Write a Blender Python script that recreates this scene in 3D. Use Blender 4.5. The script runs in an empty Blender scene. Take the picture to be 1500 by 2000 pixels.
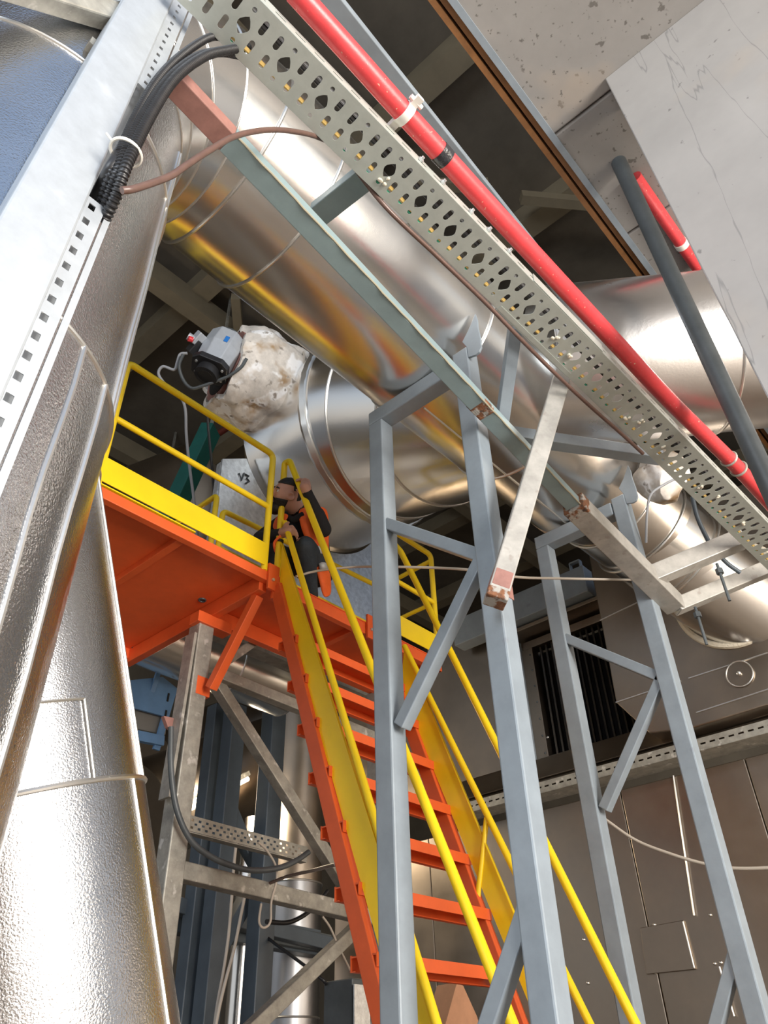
import bpy, bmesh, math, random
import numpy as np
from mathutils import Vector, Matrix, noise as mnoise
random.seed(7)
sc = bpy.context.scene
COL = sc.collection

# ------------------------------------------------------------------ camera
F = 1500.0                                    # focal length in pixels of the 1500 x 2000 frame
CAM = Vector((0, 0, 1.6))
up = Vector((-63, -1983, 1500)).normalized()  # scene axes seen in camera space (right, down, forward)
ax = Vector((1654, 1070, 1500)); ax = (ax - up * ax.dot(up)).normalized()
ay = up.cross(ax)
R3 = Matrix((ax, ay, up))                     # camera space -> world
cr, cd, cf = R3 @ Vector((1, 0, 0)), R3 @ Vector((0, 1, 0)), R3 @ Vector((0, 0, 1))
cam = bpy.data.objects.new('camera', bpy.data.cameras.new('camera'))
COL.objects.link(cam)
M = Matrix((cr, -cd, -cf)).transposed().to_4x4(); M.translation = CAM
cam.matrix_world = M
cam.data.sensor_fit = 'HORIZONTAL'; cam.data.sensor_width = 36; cam.data.lens = 36 * F / 1500
cam.data.clip_start = 0.05; cam.data.clip_end = 300
sc.camera = cam

def ray(px, py): return R3 @ Vector(((px - 750) / F, (py - 1000) / F, 1))
def PX(px, py, x): r = ray(px, py); return CAM + r * (x / r.x)
def PY(px, py, y): r = ray(px, py); return CAM + r * (y / r.y)
def PZ(px, py, z): r = ray(px, py); return CAM + r * ((z - CAM.z) / r.z)
def PD(px, py, d): return CAM + ray(px, py) * d

# ------------------------------------------------------------------ view, sky, lamps
sc.view_settings.view_transform = 'Standard'; sc.view_settings.look = 'None'
sc.view_settings.gamma = 1; sc.view_settings.use_curve_mapping = False
sc.view_settings.exposure = 0.22
sc.cycles.use_denoising = True
sc.cycles.max_bounces = 8
w = bpy.data.worlds.new('sky'); sc.world = w; w.use_nodes = True
nt = w.node_tree; nt.nodes.clear()
out = nt.nodes.new('ShaderNodeOutputWorld'); bg = nt.nodes.new('ShaderNodeBackground')
tc = nt.nodes.new('ShaderNodeTexCoord'); sx = nt.nodes.new('ShaderNodeSeparateXYZ'); rp = nt.nodes.new('ShaderNodeValToRGB')
nt.links.new(tc.outputs['Generated'], sx.inputs[0]); nt.links.new(sx.outputs['Z'], rp.inputs[0])
nt.links.new(rp.outputs[0], bg.inputs[0]); nt.links.new(bg.outputs[0], out.inputs[0])
cr_ = rp.color_ramp; cr_.elements[0].position = 0.0; cr_.elements[0].color = (1.0, .93, .84, 1)
cr_.elements[1].position = .6; cr_.elements[1].color = (.50, .68, 1.0, 1)
e = cr_.elements.new(.16); e.color = (.86, .93, 1.0, 1)
bg.inputs[1].default_value = .62

def area(name, loc, target, sx_, sy_, power, color):
    l = bpy.data.lights.new(name, 'AREA'); l.shape = 'RECTANGLE'; l.size = sx_; l.size_y = sy_; l.energy = power; l.color = color
    o = bpy.data.objects.new(name, l); COL.objects.link(o); o.location = loc
    o.rotation_euler = (Vector(target) - Vector(loc)).to_track_quat('-Z', 'Y').to_euler()
    return o
area('open_gate_light', (.7, -7.6, 2.9), (1.4, 1.6, 3.2), 2.6, 4.4, 1200, (1.0, .94, .87))
area('side_window_light', (-5.5, -.5, 4.2), (2.5, 2.2, 3.2), 4.0, 3.0, 330, (.84, .92, 1.0))
area('doorway_light', (3.6, -7.5, 2.4), (4.0, 2, 3.0), 4, 3.6, 300, (1.0, .86, .68))

# ------------------------------------------------------------------ materials
def mat(name, color, metallic=0, rough=.5, var=.0, vscale=6, bump=0, bscale=80, bdetail=2, spots=None, veins=None, rvar=0, spec=.5, coord='Object', stretch=None):
    m = bpy.data.materials.new(name); m.use_nodes = True
    n = m.node_tree.nodes; L = m.node_tree.links; b = n['Principled BSDF']
    b.inputs['Metallic'].default_value = metallic; b.inputs['Roughness'].default_value = rough
    b.inputs['Specular IOR Level'].default_value = spec
    t = n.new('ShaderNodeTexCoord'); src = t.outputs[coord]
    if stretch:
        mp = n.new('ShaderNodeMapping'); mp.inputs['Scale'].default_value = stretch; L.new(src, mp.inputs[0]); src = mp.outputs[0]
    c = (*color, 1)
    if var or spots or rvar:
        nz = n.new('ShaderNodeTexNoise'); nz.inputs['Scale'].default_value = vscale; nz.inputs['Detail'].default_value = 5
        nz.inputs['Roughness'].default_value = .65
        L.new(src, nz.inputs['Vector'])
        mr = n.new('ShaderNodeMapRange'); mr.inputs[1].default_value = .3; mr.inputs[2].default_value = .7
        mr.inputs[3].default_value = 1 - var; mr.inputs[4].default_value = 1 + var
        L.new(nz.outputs[0], mr.inputs[0])
        mx = n.new('ShaderNodeVectorMath'); mx.operation = 'SCALE'; mx.inputs[0].default_value = color
        L.new(mr.outputs[0], mx.inputs['Scale']); last = mx.outputs[0]
        if spots:
            for (scol, sscale, lo, hi) in spots:
                s = n.new('ShaderNodeTexNoise'); s.inputs['Scale'].default_value = sscale; s.inputs['Detail'].default_value = 3
                L.new(src, s.inputs['Vector'])
                r2 = n.new('ShaderNodeMapRange'); r2.inputs[1].default_value = lo; r2.inputs[2].default_value = hi
                L.new(s.outputs[0], r2.inputs[0])
                mm = n.new('ShaderNodeMix'); mm.data_type = 'RGBA'
                L.new(r2.outputs[0], mm.inputs['Factor']); L.new(last, mm.inputs['A']); mm.inputs['B'].default_value = (*scol, 1)
                last = mm.outputs['Result']
        if veins:
            (vcol, vs_c, vwid, vst) = veins
            mpv = n.new('ShaderNodeMapping'); mpv.inputs['Scale'].default_value = vst; L.new(t.outputs[coord], mpv.inputs[0])
            s = n.new('ShaderNodeTexNoise'); s.inputs['Scale'].default_value = vs_c; s.inputs['Detail'].default_value = 4; L.new(mpv.outputs[0], s.inputs['Vector'])
            sb = n.new('ShaderNodeMath'); sb.operation = 'SUBTRACT'; sb.inputs[1].default_value = .5; L.new(s.outputs[0], sb.inputs[0])
            ab_ = n.new('ShaderNodeMath'); ab_.operation = 'ABSOLUTE'; L.new(sb.outputs[0], ab_.inputs[0])
            r2 = n.new('ShaderNodeMapRange'); r2.inputs[1].default_value = 0; r2.inputs[2].default_value = vwid; r2.inputs[3].default_value = .75; r2.inputs[4].default_value = 0
            L.new(ab_.outputs[0], r2.inputs[0])
            mm = n.new('ShaderNodeMix'); mm.data_type = 'RGBA'
            L.new(r2.outputs[0], mm.inputs['Factor']); L.new(last, mm.inputs['A']); mm.inputs['B'].default_value = (*vcol, 1); last = mm.outputs['Result']
        L.new(last, b.inputs['Base Color'])
        if rvar:
            m3 = n.new('ShaderNodeMapRange'); m3.inputs[1].default_value = .3; m3.inputs[2].default_value = .7
            m3.inputs[3].default_value = max(.04, rough - rvar); m3.inputs[4].default_value = rough + rvar
            L.new(nz.outputs[0], m3.inputs[0]); L.new(m3.outputs[0], b.inputs['Roughness'])
    else:
        b.inputs['Base Color'].default_value = c
    if bump:
        bn = n.new('ShaderNodeTexNoise'); bn.inputs['Scale'].default_value = bscale; bn.inputs['Detail'].default_value = bdetail
        L.new(src, bn.inputs['Vector'])
        bp = n.new('ShaderNodeBump'); bp.inputs['Strength'].default_value = bump; bp.inputs['Distance'].default_value = .01
        L.new(bn.outputs[0], bp.inputs['Height']); L.new(bp.outputs[0], b.inputs['Normal'])
    return m

ALU = mat('aluminium_cladding', (.82, .81, .79), 1, .235, var=.03, vscale=2, bump=.02, bscale=55, rvar=.03)
ALU_ST = mat('stucco_cladding', (.67, .67, .68), 1, .20, var=.05, vscale=2.5, bump=.22, bscale=160, rvar=.04)
ALU_BRUSH = mat('brushed_cladding', (.84, .84, .85), 1, .30, var=.03, vscale=3, bump=.04, bscale=60, rvar=.03)
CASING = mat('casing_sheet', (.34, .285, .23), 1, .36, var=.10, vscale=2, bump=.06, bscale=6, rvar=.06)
BEAD = mat('seam_bead', (.82, .81, .78), 1, .35)
GALV = mat('galvanised_steel', (.66, .68, .69), .75, .42, var=.22, vscale=22, bump=.05, bscale=60, spots=[((.9, .92, .94), 9, .62, .74)])
GALV_OLD = mat('weathered_galvanised_steel', (.37, .355, .31), .45, .55, var=.25, vscale=14, bump=.08, bscale=50, spots=[((.62, .6, .55), 16, .63, .72)])
GALV_BR = mat('bright_galvanised_steel', (.52, .56, .60), .5, .40, var=.08, vscale=16, bump=.03, bscale=60, spots=[((.64, .68, .72), 8, .62, .78)])
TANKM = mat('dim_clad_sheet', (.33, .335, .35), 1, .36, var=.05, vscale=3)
TRAYM = mat('tray_steel', (.47, .50, .46), .35, .5, var=.08, vscale=14)
TRAYSIDE = TRAYM
GREY = mat('grey_paint', (.24, .28, .315), 0, .40, var=.10, vscale=7, bump=.05, bscale=25, spots=[((.20, .22, .25), 9, .70, .78)])
GREYST = mat('weathered_pale_steel', (.40, .385, .355), .25, .48, var=.2, vscale=10, bump=.06, bscale=40, spots=[((.33, .30, .27), 17, .62, .72)])
BLUEGREY = mat('blue_grey_paint', (.235, .315, .33), 0, .4, var=.1, vscale=6, bump=.04, bscale=30)
SEALANT = mat('old_sealant_line', (.36, .33, .24), 0, .6)
RUST = mat('rusty_steel', (.20, .085, .04), 0, .85, var=.4, vscale=30, bump=.5, bscale=60, spots=[((.07, .045, .035), 35, .55, .65), ((.36, .34, .31), 24, .50, .58)])
PRIMER = mat('red_primer', (.30, .145, .12), 0, .6, var=.2, vscale=15)
ORANGE = mat('orange_paint', (.80, .125, .028), 0, .42, var=.08, vscale=5, bump=.03, bscale=20)
YELLOW = mat('yellow_paint', (1.0, .70, .012), 0, .36, var=.05, vscale=5, bump=.02, bscale=20)
REDP = mat('red_pipe_paint', (.68, .06, .068), 0, .36, var=.08, vscale=20, bump=.05, bscale=70, spots=[((.72, .5, .36), 70, .69, .73)])
BLACK = mat('black_plastic', (.018, .018, .02), 0, .42, var=.2, vscale=20)
RUBBER = mat('dark_grey_pipe_plastic', (.075, .085, .09), 0, .45, var=.2, vscale=6)
DARKST = mat('dark_blue_steel', (.075, .095, .115), .1, .45, var=.15, vscale=5)
GREYCABLE = mat('grey_cable', (.32, .33, .35), 0, .5)
BROWNCABLE = mat('brown_cable', (.13, .075, .06), 0, .33, var=.15, vscale=30)
ROPE = mat('pale_rope', (.52, .46, .39), 0, .7)
CONC = mat('concrete', (.25, .238, .225), 0, .85, var=.12, vscale=1.6, bump=.18, bscale=9, bdetail=6,
           spots=[((.12, .11, .10), 15, .65, .69), ((.35, .29, .23), 1.6, .56, .8), ((.13, .12, .11), 34, .665, .70)])
CONC2 = mat('cast_wall_concrete', (.37, .352, .335), 0, .8, var=.10, vscale=1.4, bump=.12, bscale=7, bdetail=6,
            spots=[((.22, .21, .2), 22, .70, .74), ((.44, .36, .28), 1.3, .56, .8)], veins=((.21, .205, .20), 1.5, .006, (3.4, 3.4, .30)))
WOODST = mat('formwork_timber', (.22, .095, .03), 0, .6, var=.25, vscale=9)
ROOFM = mat('roof_sheet', (.12, .102, .078), 0, .7, var=.2, vscale=2)
PURLM = mat('roof_steel_paint', (.235, .195, .13), 0, .6, var=.15, vscale=2)
FLOORM = mat('hall_floor', (.30, .245, .19), 0, .75, var=.2, vscale=1.2, bump=.1, bscale=6)
WALLM = mat('back_wall_sheet', (.16, .135, .10), 0, .7, var=.2, vscale=1)
BLANKET = mat('insulation_blanket', (.66, .61, .55), 0, .9, var=.25, vscale=7, bump=1.0, bscale=9, bdetail=8,
              spots=[((.40, .27, .15), 4.2, .56, .70), ((.90, .89, .88), 5.5, .55, .62), ((.30, .26, .22), 11, .62, .70)])
ACTGREY = mat('actuator_casting', (.45, .48, .52), .3, .4, var=.06, vscale=20)
BLUESTK = mat('blue_sticker', (.02, .16, .50), 0, .4)
REDKNOB = mat('red_knob', (.7, .04, .05), 0, .4)
GREENP = mat('dark_green_paint', (.01, .10, .085), 0, .45, var=.15, vscale=5)
BLUECAB = mat('blue_cabinet_paint', (.13, .26, .46), 0, .45, var=.1, vscale=6)
WHITEPL = mat('white_plastic', (.78, .76, .7), 0, .5)
LOUV = mat('louver_slat_steel', (.055, .047, .038), .5, .45, var=.3, vscale=10)
DARKIN = mat('dark_interior', (.012, .011, .010), 0, .8)
SKIN = mat('skin', (.50, .27, .20), 0, .5, var=.06, vscale=25)
HAIR = mat('black_hair', (.012, .010, .010), 0, .6, bump=.5, bscale=120)
HOODIE = mat('black_hoodie', (.012, .012, .014), 0, .85, bump=.3, bscale=40)
JEANS = mat('dark_jeans', (.028, .038, .050), 0, .8, var=.2, vscale=14, bump=.3, bscale=60)
SHOE = mat('dark_shoe', (.022, .02, .02), 0, .6)
VEST = mat('orange_vest', (.95, .15, .025), 0, .65, var=.1, vscale=12, bump=.3, bscale=25)
REFL = mat('reflective_band', (.55, .56, .56), .2, .4)
EYEW = mat('eye_white', (.7, .68, .65), 0, .3)
TAPE = mat('black_tape', (.03, .03, .035), 0, .25, bump=.4, bscale=60)
YCABLE = mat('yellow_cable', (.72, .50, .16), 0, .5); GCABLE = mat('green_cable', (.03, .28, .17), 0, .5)
FOAM = mat('dried_foam', (.68, .62, .5), 0, .9, bump=.5, bscale=60)
CARD = mat('brown_board', (.40, .20, .11), 0, .7, var=.1, vscale=8)
GLOW = bpy.data.materials.new('glow_tube'); GLOW.use_nodes = True
GLOW.node_tree.nodes['Principled BSDF'].inputs['Emission Color'].default_value = (1, .86, .6, 1)
GLOW.node_tree.nodes['Principled BSDF'].inputs['Emission Strength'].default_value = 2.2

# ------------------------------------------------------------------ helpers
class MB:
    def __init__(s): s.v = []; s.f = []; s.mi = []
    def add(s, vs, fs, mi=0):
        o = len(s.v); s.v += [tuple(v) for v in vs]; s.f += [tuple(i + o for i in f) for f in fs]; s.mi += [mi] * len(fs); return s
    def bar(s, p0, p1, wd, ht, upv=(0, 0, 1), mi=0):
        p0, p1 = Vector(p0), Vector(p1); d = (p1 - p0).normalized(); u = Vector(upv)
        if abs(d.dot(u)) > .995: u = Vector((0, 1, 0)) if abs(d.y) < .9 else Vector((1, 0, 0))
        sd = d.cross(u).normalized(); u = sd.cross(d)
        a = sd * (wd / 2); b = u * (ht / 2)
        vs = [p + x for p in (p0, p1) for x in (-a - b, a - b, a + b, -a + b)]
        return s.add(vs, [(3, 2, 1, 0), (4, 5, 6, 7), (0, 1, 5, 4), (1, 2, 6, 5), (2, 3, 7, 6), (3, 0, 4, 7)], mi)
    def box(s, lo, hi, mi=0):
        (a, b, c), (d, e_, f) = lo, hi
        vs = [(x, y, z) for z in (c, f) for (x, y) in ((a, b), (d, b), (d, e_), (a, e_))]
        return s.add(vs, [(3, 2, 1, 0), (4, 5, 6, 7), (0, 1, 5, 4), (1, 2, 6, 5), (2, 3, 7, 6), (3, 0, 4, 7)], mi)
    def prism(s, pts, off, mi=0):
        n = len(pts); pts = [Vector(p) for p in pts]; off = Vector(off)
        vs = pts + [p + off for p in pts]
        fs = [tuple(range(n - 1, -1, -1)), tuple(range(n, 2 * n))] + [(i, (i + 1) % n, n + (i + 1) % n, n + i) for i in range(n)]
        return s.add(vs, fs, mi)
    def tube(s, pts, r, n=12, cap=True, mi=0, ref=None):
        pts = [Vector(p) for p in pts]; m = len(pts)
        rs = [r] * m if not hasattr(r, '__len__') else list(r)
        tan = [(pts[min(i + 1, m - 1)] - pts[max(i - 1, 0)]).normalized() for i in range(m)]
        u = Vector(ref) if ref else (Vector((0, 0, 1)) if abs(tan[0].z) < .9 else Vector((1, 0, 0)))
        u = (u - tan[0] * u.dot(tan[0])).normalized(); vs = []
        for i in range(m):
            u = (u - tan[i] * u.dot(tan[i])).normalized(); v = tan[i].cross(u)
            for k in range(n):
                a = 2 * math.pi * k / n
                vs.append(pts[i] + (u * math.cos(a) + v * math.sin(a)) * rs[i])
        fs = [(i * n + k, i * n + (k + 1) % n, (i + 1) * n + (k + 1) % n, (i + 1) * n + k) for i in range(m - 1) for k in range(n)]
        if cap: fs += [tuple(range(n - 1, -1, -1)), tuple((m - 1) * n + k for k in range(n))]
        return s.add(vs, fs, mi)
    def ring(s, c, axis, r, t, n=48, k=8, mi=0):
        c = Vector(c); axis = Vector(axis).normalized()
        u = axis.orthogonal().normalized(); v = axis.cross(u); vs = []
        for i in range(n):
            a = 2 * math.pi * i / n; e1 = u * math.cos(a) + v * math.sin(a)
            for j in range(k):
                b = 2 * math.pi * j / k
                vs.append(c + e1 * (r + t * math.cos(b)) + axis * (t * math.sin(b)))
        return s.add(vs, [(i * k + j, ((i + 1) % n) * k + j, ((i + 1) % n) * k + (j + 1) % k, i * k + (j + 1) % k) for i in range(n) for j in range(k)], mi)
    def sphere(s, c, r, n=10, mi=0):
        c = Vector(c); rr = (r, r, r) if not hasattr(r, '__len__') else r; vs = [c + Vector((0, 0, rr[2]))]
        for i in range(1, n):
            th = math.pi * i / n
            for k in range(n * 2):
                a = math.pi * k / n
                vs.append(c + Vector((rr[0] * math.sin(th) * math.cos(a), rr[1] * math.sin(th) * math.sin(a), rr[2] * math.cos(th))))
        vs.append(c - Vector((0, 0, rr[2]))); N = 2 * n; fs = []
        for k in range(N): fs.append((0, 1 + k, 1 + (k + 1) % N))
        for i in range(n - 2):
            for k in range(N):
                a = 1 + i * N
                fs.append((a + k, a + N + k, a + N + (k + 1) % N, a + (k + 1) % N))
        l = len(vs) - 1; a = 1 + (n - 2) * N
        for k in range(N): fs.append((l, a + (k + 1) % N, a + k))
        return s.add(vs, fs, mi)

def link(o, parent=None):
    COL.objects.link(o)
    if parent is not None:
        o.parent = parent
        if parent.type == 'EMPTY' or parent.location.length > 0: o.matrix_parent_inverse = Matrix.Translation(-wloc(parent))
    return o
def wloc(o):
    l = o.location.copy(); return l
def obj(name, mb, m, parent=None, smooth=False, bevel=0, label=None):
    me = bpy.data.meshes.new(name)
    if isinstance(mb, MB):
        me.from_pydata(mb.v, [], mb.f)
        if any(mb.mi): me.polygons.foreach_set('material_index', mb.mi)
    else: me = mb
    me.materials.clear() if not isinstance(mb, MB) else None
    for q in (m if isinstance(m, (list, tuple)) else [m]): me.materials.append(q)
    me.update()
    bm = bmesh.new(); bm.from_mesh(me); bmesh.ops.recalc_face_normals(bm, faces=bm.faces); bm.to_mesh(me); bm.free()
    if smooth: me.polygons.foreach_set('use_smooth', [True] * len(me.polygons)); me.set_sharp_from_angle(angle=math.radians(38))
    o = bpy.data.objects.new(name, me); link(o, parent)
    if bevel:
        b = o.modifiers.new('bevel', 'BEVEL'); b.width = bevel; b.segments = 2; b.limit_method = 'ANGLE'
    if label: o['label'] = label
    return o
def tag(o, label, cat, group=None):
    o['label'] = label; o['category'] = cat
    if group: o['group'] = group
    return o
def thing(name, label, cat, loc=(0, 0, 0), group=None):
    o = bpy.data.objects.new(name, None); o.empty_display_size = .1; o.location = loc; COL.objects.link(o)
    return tag(o, label, cat, group)
def struct(o): o['kind'] = 'structure'; return o
def spline(pts, per=8):
    P = [Vector(p) for p in pts]; P = [P[0] * 2 - P[1]] + P + [P[-1] * 2 - P[-2]]; o = []
    for i in range(1, len(P) - 2):
        for k in range(per):
            t = k / per; a, b, c, d = P[i - 1:i + 3]
            o.append(.5 * ((2 * b) + (c - a) * t + (2 * a - 5 * b + 4 * c - d) * t * t + (3 * b - a - 3 * c + d) * t ** 3))
    o.append(P[-2]); return o
def resample(pts, step):
    o = [pts[0]]; acc = 0
    for a, b in zip(pts, pts[1:]):
        L = (b - a).length; t = step - acc
        while t <= L: o.append(a.lerp(b, t / L)); t += step
        acc = L - (t - step)
    return o
def eval_mesh(o):
    bpy.context.view_layer.update(); dg = bpy.context.evaluated_depsgraph_get()
    return bpy.data.meshes.new_from_object(o.evaluated_get(dg))
def perforated(name, L, W, holes, t, frame, m, parent, label=None):
    """flat plate L x W with real holes; frame = (origin, along, across, normal)"""
    cu = bpy.data.curves.new(name, 'CURVE'); cu.dimensions = '2D'; cu.fill_mode = 'BOTH'; cu.extrude = t / 2
    def poly(pts):
        s = cu.splines.new('POLY'); s.points.add(len(pts) - 1)
        for p, q in zip(s.points, pts): p.co = (q[0], q[1], 0, 1)
        s.use_cyclic_u = True
    poly([(0, 0), (L, 0), (L, W), (0, W)])
    for h in holes: poly(h)
    o = bpy.data.objects.new('tmp', cu); COL.objects.link(o); me = eval_mesh(o)
    bpy.data.objects.remove(o); bpy.data.curves.remove(cu)
    org, a, b, c = frame
    me.transform(Matrix(((a.x, b.x, c.x, org.x), (a.y, b.y, c.y, org.y), (a.z, b.z, c.z, org.z), (0, 0, 0, 1))))
    return obj(name, me, m, parent, label=label)
def circ(x, y, r, n=10): return [(x + r * math.cos(2 * math.pi * k / n), y + r * math.sin(2 * math.pi * k / n)) for k in range(n)]
def slot(x, y, hw, hl, n=5):   # long across (y)
    p = [(x + hw * math.cos(math.pi * k / n), y + hl - hw + hw * math.sin(math.pi * k / n)) for k in range(n + 1)]
    return p + [(x - hw * math.cos(math.pi * k / n), y - hl + hw - hw * math.sin(math.pi * k / n)) for k in range(n + 1)]
def slotx(x, y, hw, hl, n=4): return [(x + q - 0, y + p) for p, q in [(a - 0, b - 0) for a, b in slot(0, 0, hw, hl, n)]]
def rect(x, y, hx, hy): return [(x - hx, y - hy), (x + hx, y - hy), (x + hx, y + hy), (x - hx, y + hy)]
def pipe_section(name, parent, pts, r, m, n=72, label=None, ref=None):
    return obj(name, MB().tube(pts, r, n, cap=False, ref=ref), m, parent, smooth=True, label=label)

# ------------------------------------------------------------------ setting
struct(obj('floor', MB().box((-40, -40, -.1), (40, 40, 0)), FLOORM))
ce = struct(obj('ceiling', MB().box((-6, -1.2, 10.6), (16, 16, 10.7)), ROOFM))
for i in range(9):
    x = -4 + i * 2.2
    obj('purlin', MB().bar((x + .75, -1.1, 10.45), (x + .75, 16, 10.45), .28, .3), PURLM, ce)
for y in (.2, 3.2, 6.2, 9.4, 12.6):
    obj('rafter', MB().bar((-6, y, 10.2), (16, y, 10.2), .22, .34), PURLM, ce)
for (a, b) in (((1.5, 5.6), (4.6, 2.2)), ((3.6, 5.6), (6.8, 9.0)), ((5.0, 2.0), (6.8, .4))):
    obj('wind_brace', MB().bar((a[0], a[1], 10.1), (b[0], b[1], 10.1), .12, .12), PURLM, ce)
struct(obj('wall_back', MB().box((-6, 13, 0), (16, 13.2, 10.6)), WALLM))
struct(obj('wall_far', MB().box((14, -6, 0), (14.2, 13, 10.6)), WALLM))

# concrete wall right of the frame (its left edge leans a little) and slab above
ZS = 6.2
wt, wb = PX(1190, 170, 2.42), PX(1500, 780, 2.42)
k_ = (wt.y - wb.y) / (wt.z - wb.z); y0 = wb.y - k_ * wb.z; yt = y0 + k_ * ZS
struct(obj('wall_right', MB().prism([(2.42, y0, 0), (2.42, yt, ZS), (2.42, -1.25, ZS), (2.42, -1.25, 0)], (.22, 0, 0)), CONC2, bevel=.006))
sl = thing('concrete_slab', 'pale spotted concrete floor slab overhead at top right, with jointed panels and a brown edge strip', 'slab', (4, -1, ZS))
ye = PZ(1070, 260, ZS).y
jy = [PZ(1120, 235, ZS).x, PZ(1245, 340, ZS).x + .35]
xs = [.6, jy[0], jy[1], 12]
for a, b in zip(xs, xs[1:]):
    obj('slab_panel', MB().box((a + .006, -4.5, ZS + .002 * (a > 2)), (b - .006, ye, ZS + .2)), CONC, sl, bevel=.012)
for k in range(2):
    obj('formwork_strip', MB().box((.6, ye + .012 + .045 * k, ZS + .02 - .012 * k), (12, ye + .044 + .045 * k, ZS + .15)), WOODST, sl)
obj('edge_flashing', MB().box((.6, ye - .03, ZS - .016), (12, ye + .008, ZS + .0)), GREY, sl)

# ------------------------------------------------------------------ main insulated pipe
RM, YM, ZM, XV, RB = .5, 1.82, 5.28, .24, .75
mp = thing('insulated_main_pipe', 'large shiny aluminium-clad pipe rising at left and elbowing across the top of the frame', 'pipe', (XV, YM, 0))
zs = [0, 1.55, 3.1, 4.12, ZM - RB]
for a, b in zip(zs, zs[1:]):
    pipe_section('cladding_section', mp, [(XV, YM, a), (XV, YM, b)], RM, ALU_ST, 96)
    if a: obj('seam_band', MB().ring((XV, YM, a), (0, 0, 1), RM, .007, 96), BEAD, mp, True)
NG = 4
def arc(t): return Vector((XV + RB - RB * math.cos(t), YM, ZM - RB + RB * math.sin(t))), Vector((math.sin(t), 0, math.cos(t)))
def oval_ring(c, tn, r, n=96):
    t = tn.normalized(); v = Vector((0, 1, 0)); u = v.cross(t)
    return [c + u * r * math.cos(2 * math.pi * k / n) + v * r * math.sin(2 * math.pi * k / n) for k in range(n)]
for g in range(NG):
    t0, t1 = math.pi / 2 * g / NG, math.pi / 2 * (g + 1) / NG
    A_, B_ = oval_ring(*arc(t0), RM), oval_ring(*arc(t1), RM); n = len(A_)
    mb = MB().add(A_ + B_, [(k, (k + 1) % n, n + (k + 1) % n, n + k) for k in range(n)])
    obj('elbow_gore', mb, ALU, mp, True)
    c, tn = arc(t0); obj('seam_band', MB().ring(c, tn, RM + .001, .0045, 96), BEAD, mp, True)
xs = [XV + RB, 1.34, 2.56, 3.45, 4.36]
for i, (a, b) in enumerate(zip(xs, xs[1:])):
    pipe_section('cladding_section', mp, [(a, YM, ZM), (b, YM, ZM)], RM - .002 * (i % 2), ALU, 96, ref=(0, 0, 1))
    obj('seam_band', MB().ring((a, YM, ZM), (1, 0, 0), RM + .002, .008, 96), BEAD, mp, True)
def lbead(x0, x1, deg):
    a = math.radians(deg); y, z = YM + (RM + .001) * math.cos(a), ZM + (RM + .001) * math.sin(a)
    obj('seam_bead', MB().tube([(x0, y, z), (x1, y, z)], .006, 8), BEAD, mp, True)
lbead(2.6, 4.3, 281); lbead(XV + RB, 2.5, 40)
# vertical beads on the riser
for (deg, z0, z1) in ((-62, 0, 3.1), (-47, 0, 3.1), (-37, 3.1, 4.45), (-33, 3.1, 4.5)):
    a = math.radians(deg)
    pts = [(XV + (RM + .001) * math.cos(a + .012 * math.sin(z * 9)), YM + (RM + .001) * math.sin(a + .012 * math.sin(z * 9)), z) for z in np.linspace(z0, z1, 24)]
    obj('seam_bead', MB().tube(pts, .007, 8), BEAD, mp, True)
# end elbow down into the casing
ep = [Vector((4.36, 1.82, 5.28)), Vector((4.74, 1.80, 5.27)), Vector((5.14, 1.74, 5.17)), Vector((5.50, 1.63, 4.98)), Vector((6.35, 1.26, 4.50))]
tb = [(ep[min(i + 1, 4)] - ep[max(i - 1, 0)]).normalized() for i in range(5)]
obj('expansion_joint', MB().tube([(4.30, 1.82, 5.28), (4.33, 1.82, 5.28), (4.40, 1.82, 5.28), (4.43, 1.82, 5.28)], [.46, .5, .5, .44], 64, False), BLANKET, mp, True, label='grey fabric expansion joint')
for i in range(4):
    ra, rb = oval_ring(ep[i], tb[i], .44 - .004 * i), oval_ring(ep[i + 1], tb[i + 1], .44 - .004 * i); n = len(ra)
    obj('elbow_gore', MB().add(ra + rb, [(k, (k + 1) % n, n + (k + 1) % n, n + k) for k in range(n)]), ALU, mp, True)
    if i: obj('seam_band', MB().ring(ep[i], tb[i], .443, .008, 72), BEAD, mp, True)

# right short pipe
rp_ = thing('insulated_stub_pipe', 'wide bright aluminium-clad pipe at right, partly behind the concrete wall and red pipe', 'pipe', (3.5, 1.3, 5.3))
a_, b_ = PD(1130, 715, 5.05), PD(1385, 690, 5.05)
d_ = (b_ - a_).normalized()
q0, q1, q2 = a_ - d_ * .25, b_ - d_ * .02, b_ + d_ * 1.6
pipe_section('cladding_section', rp_, [q0, q1], .53, ALU_BRUSH, 96)
pipe_section('cladding_section', rp_, [q1, q2], .526, ALU_BRUSH, 96)
obj('seam_band', MB().ring(q1, d_, .532, .009, 96), BEAD, rp_, True)
obj('end_disc', MB().tube([q0, q0 - d_ * .01], .525, 64), ALU, rp_)

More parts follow.
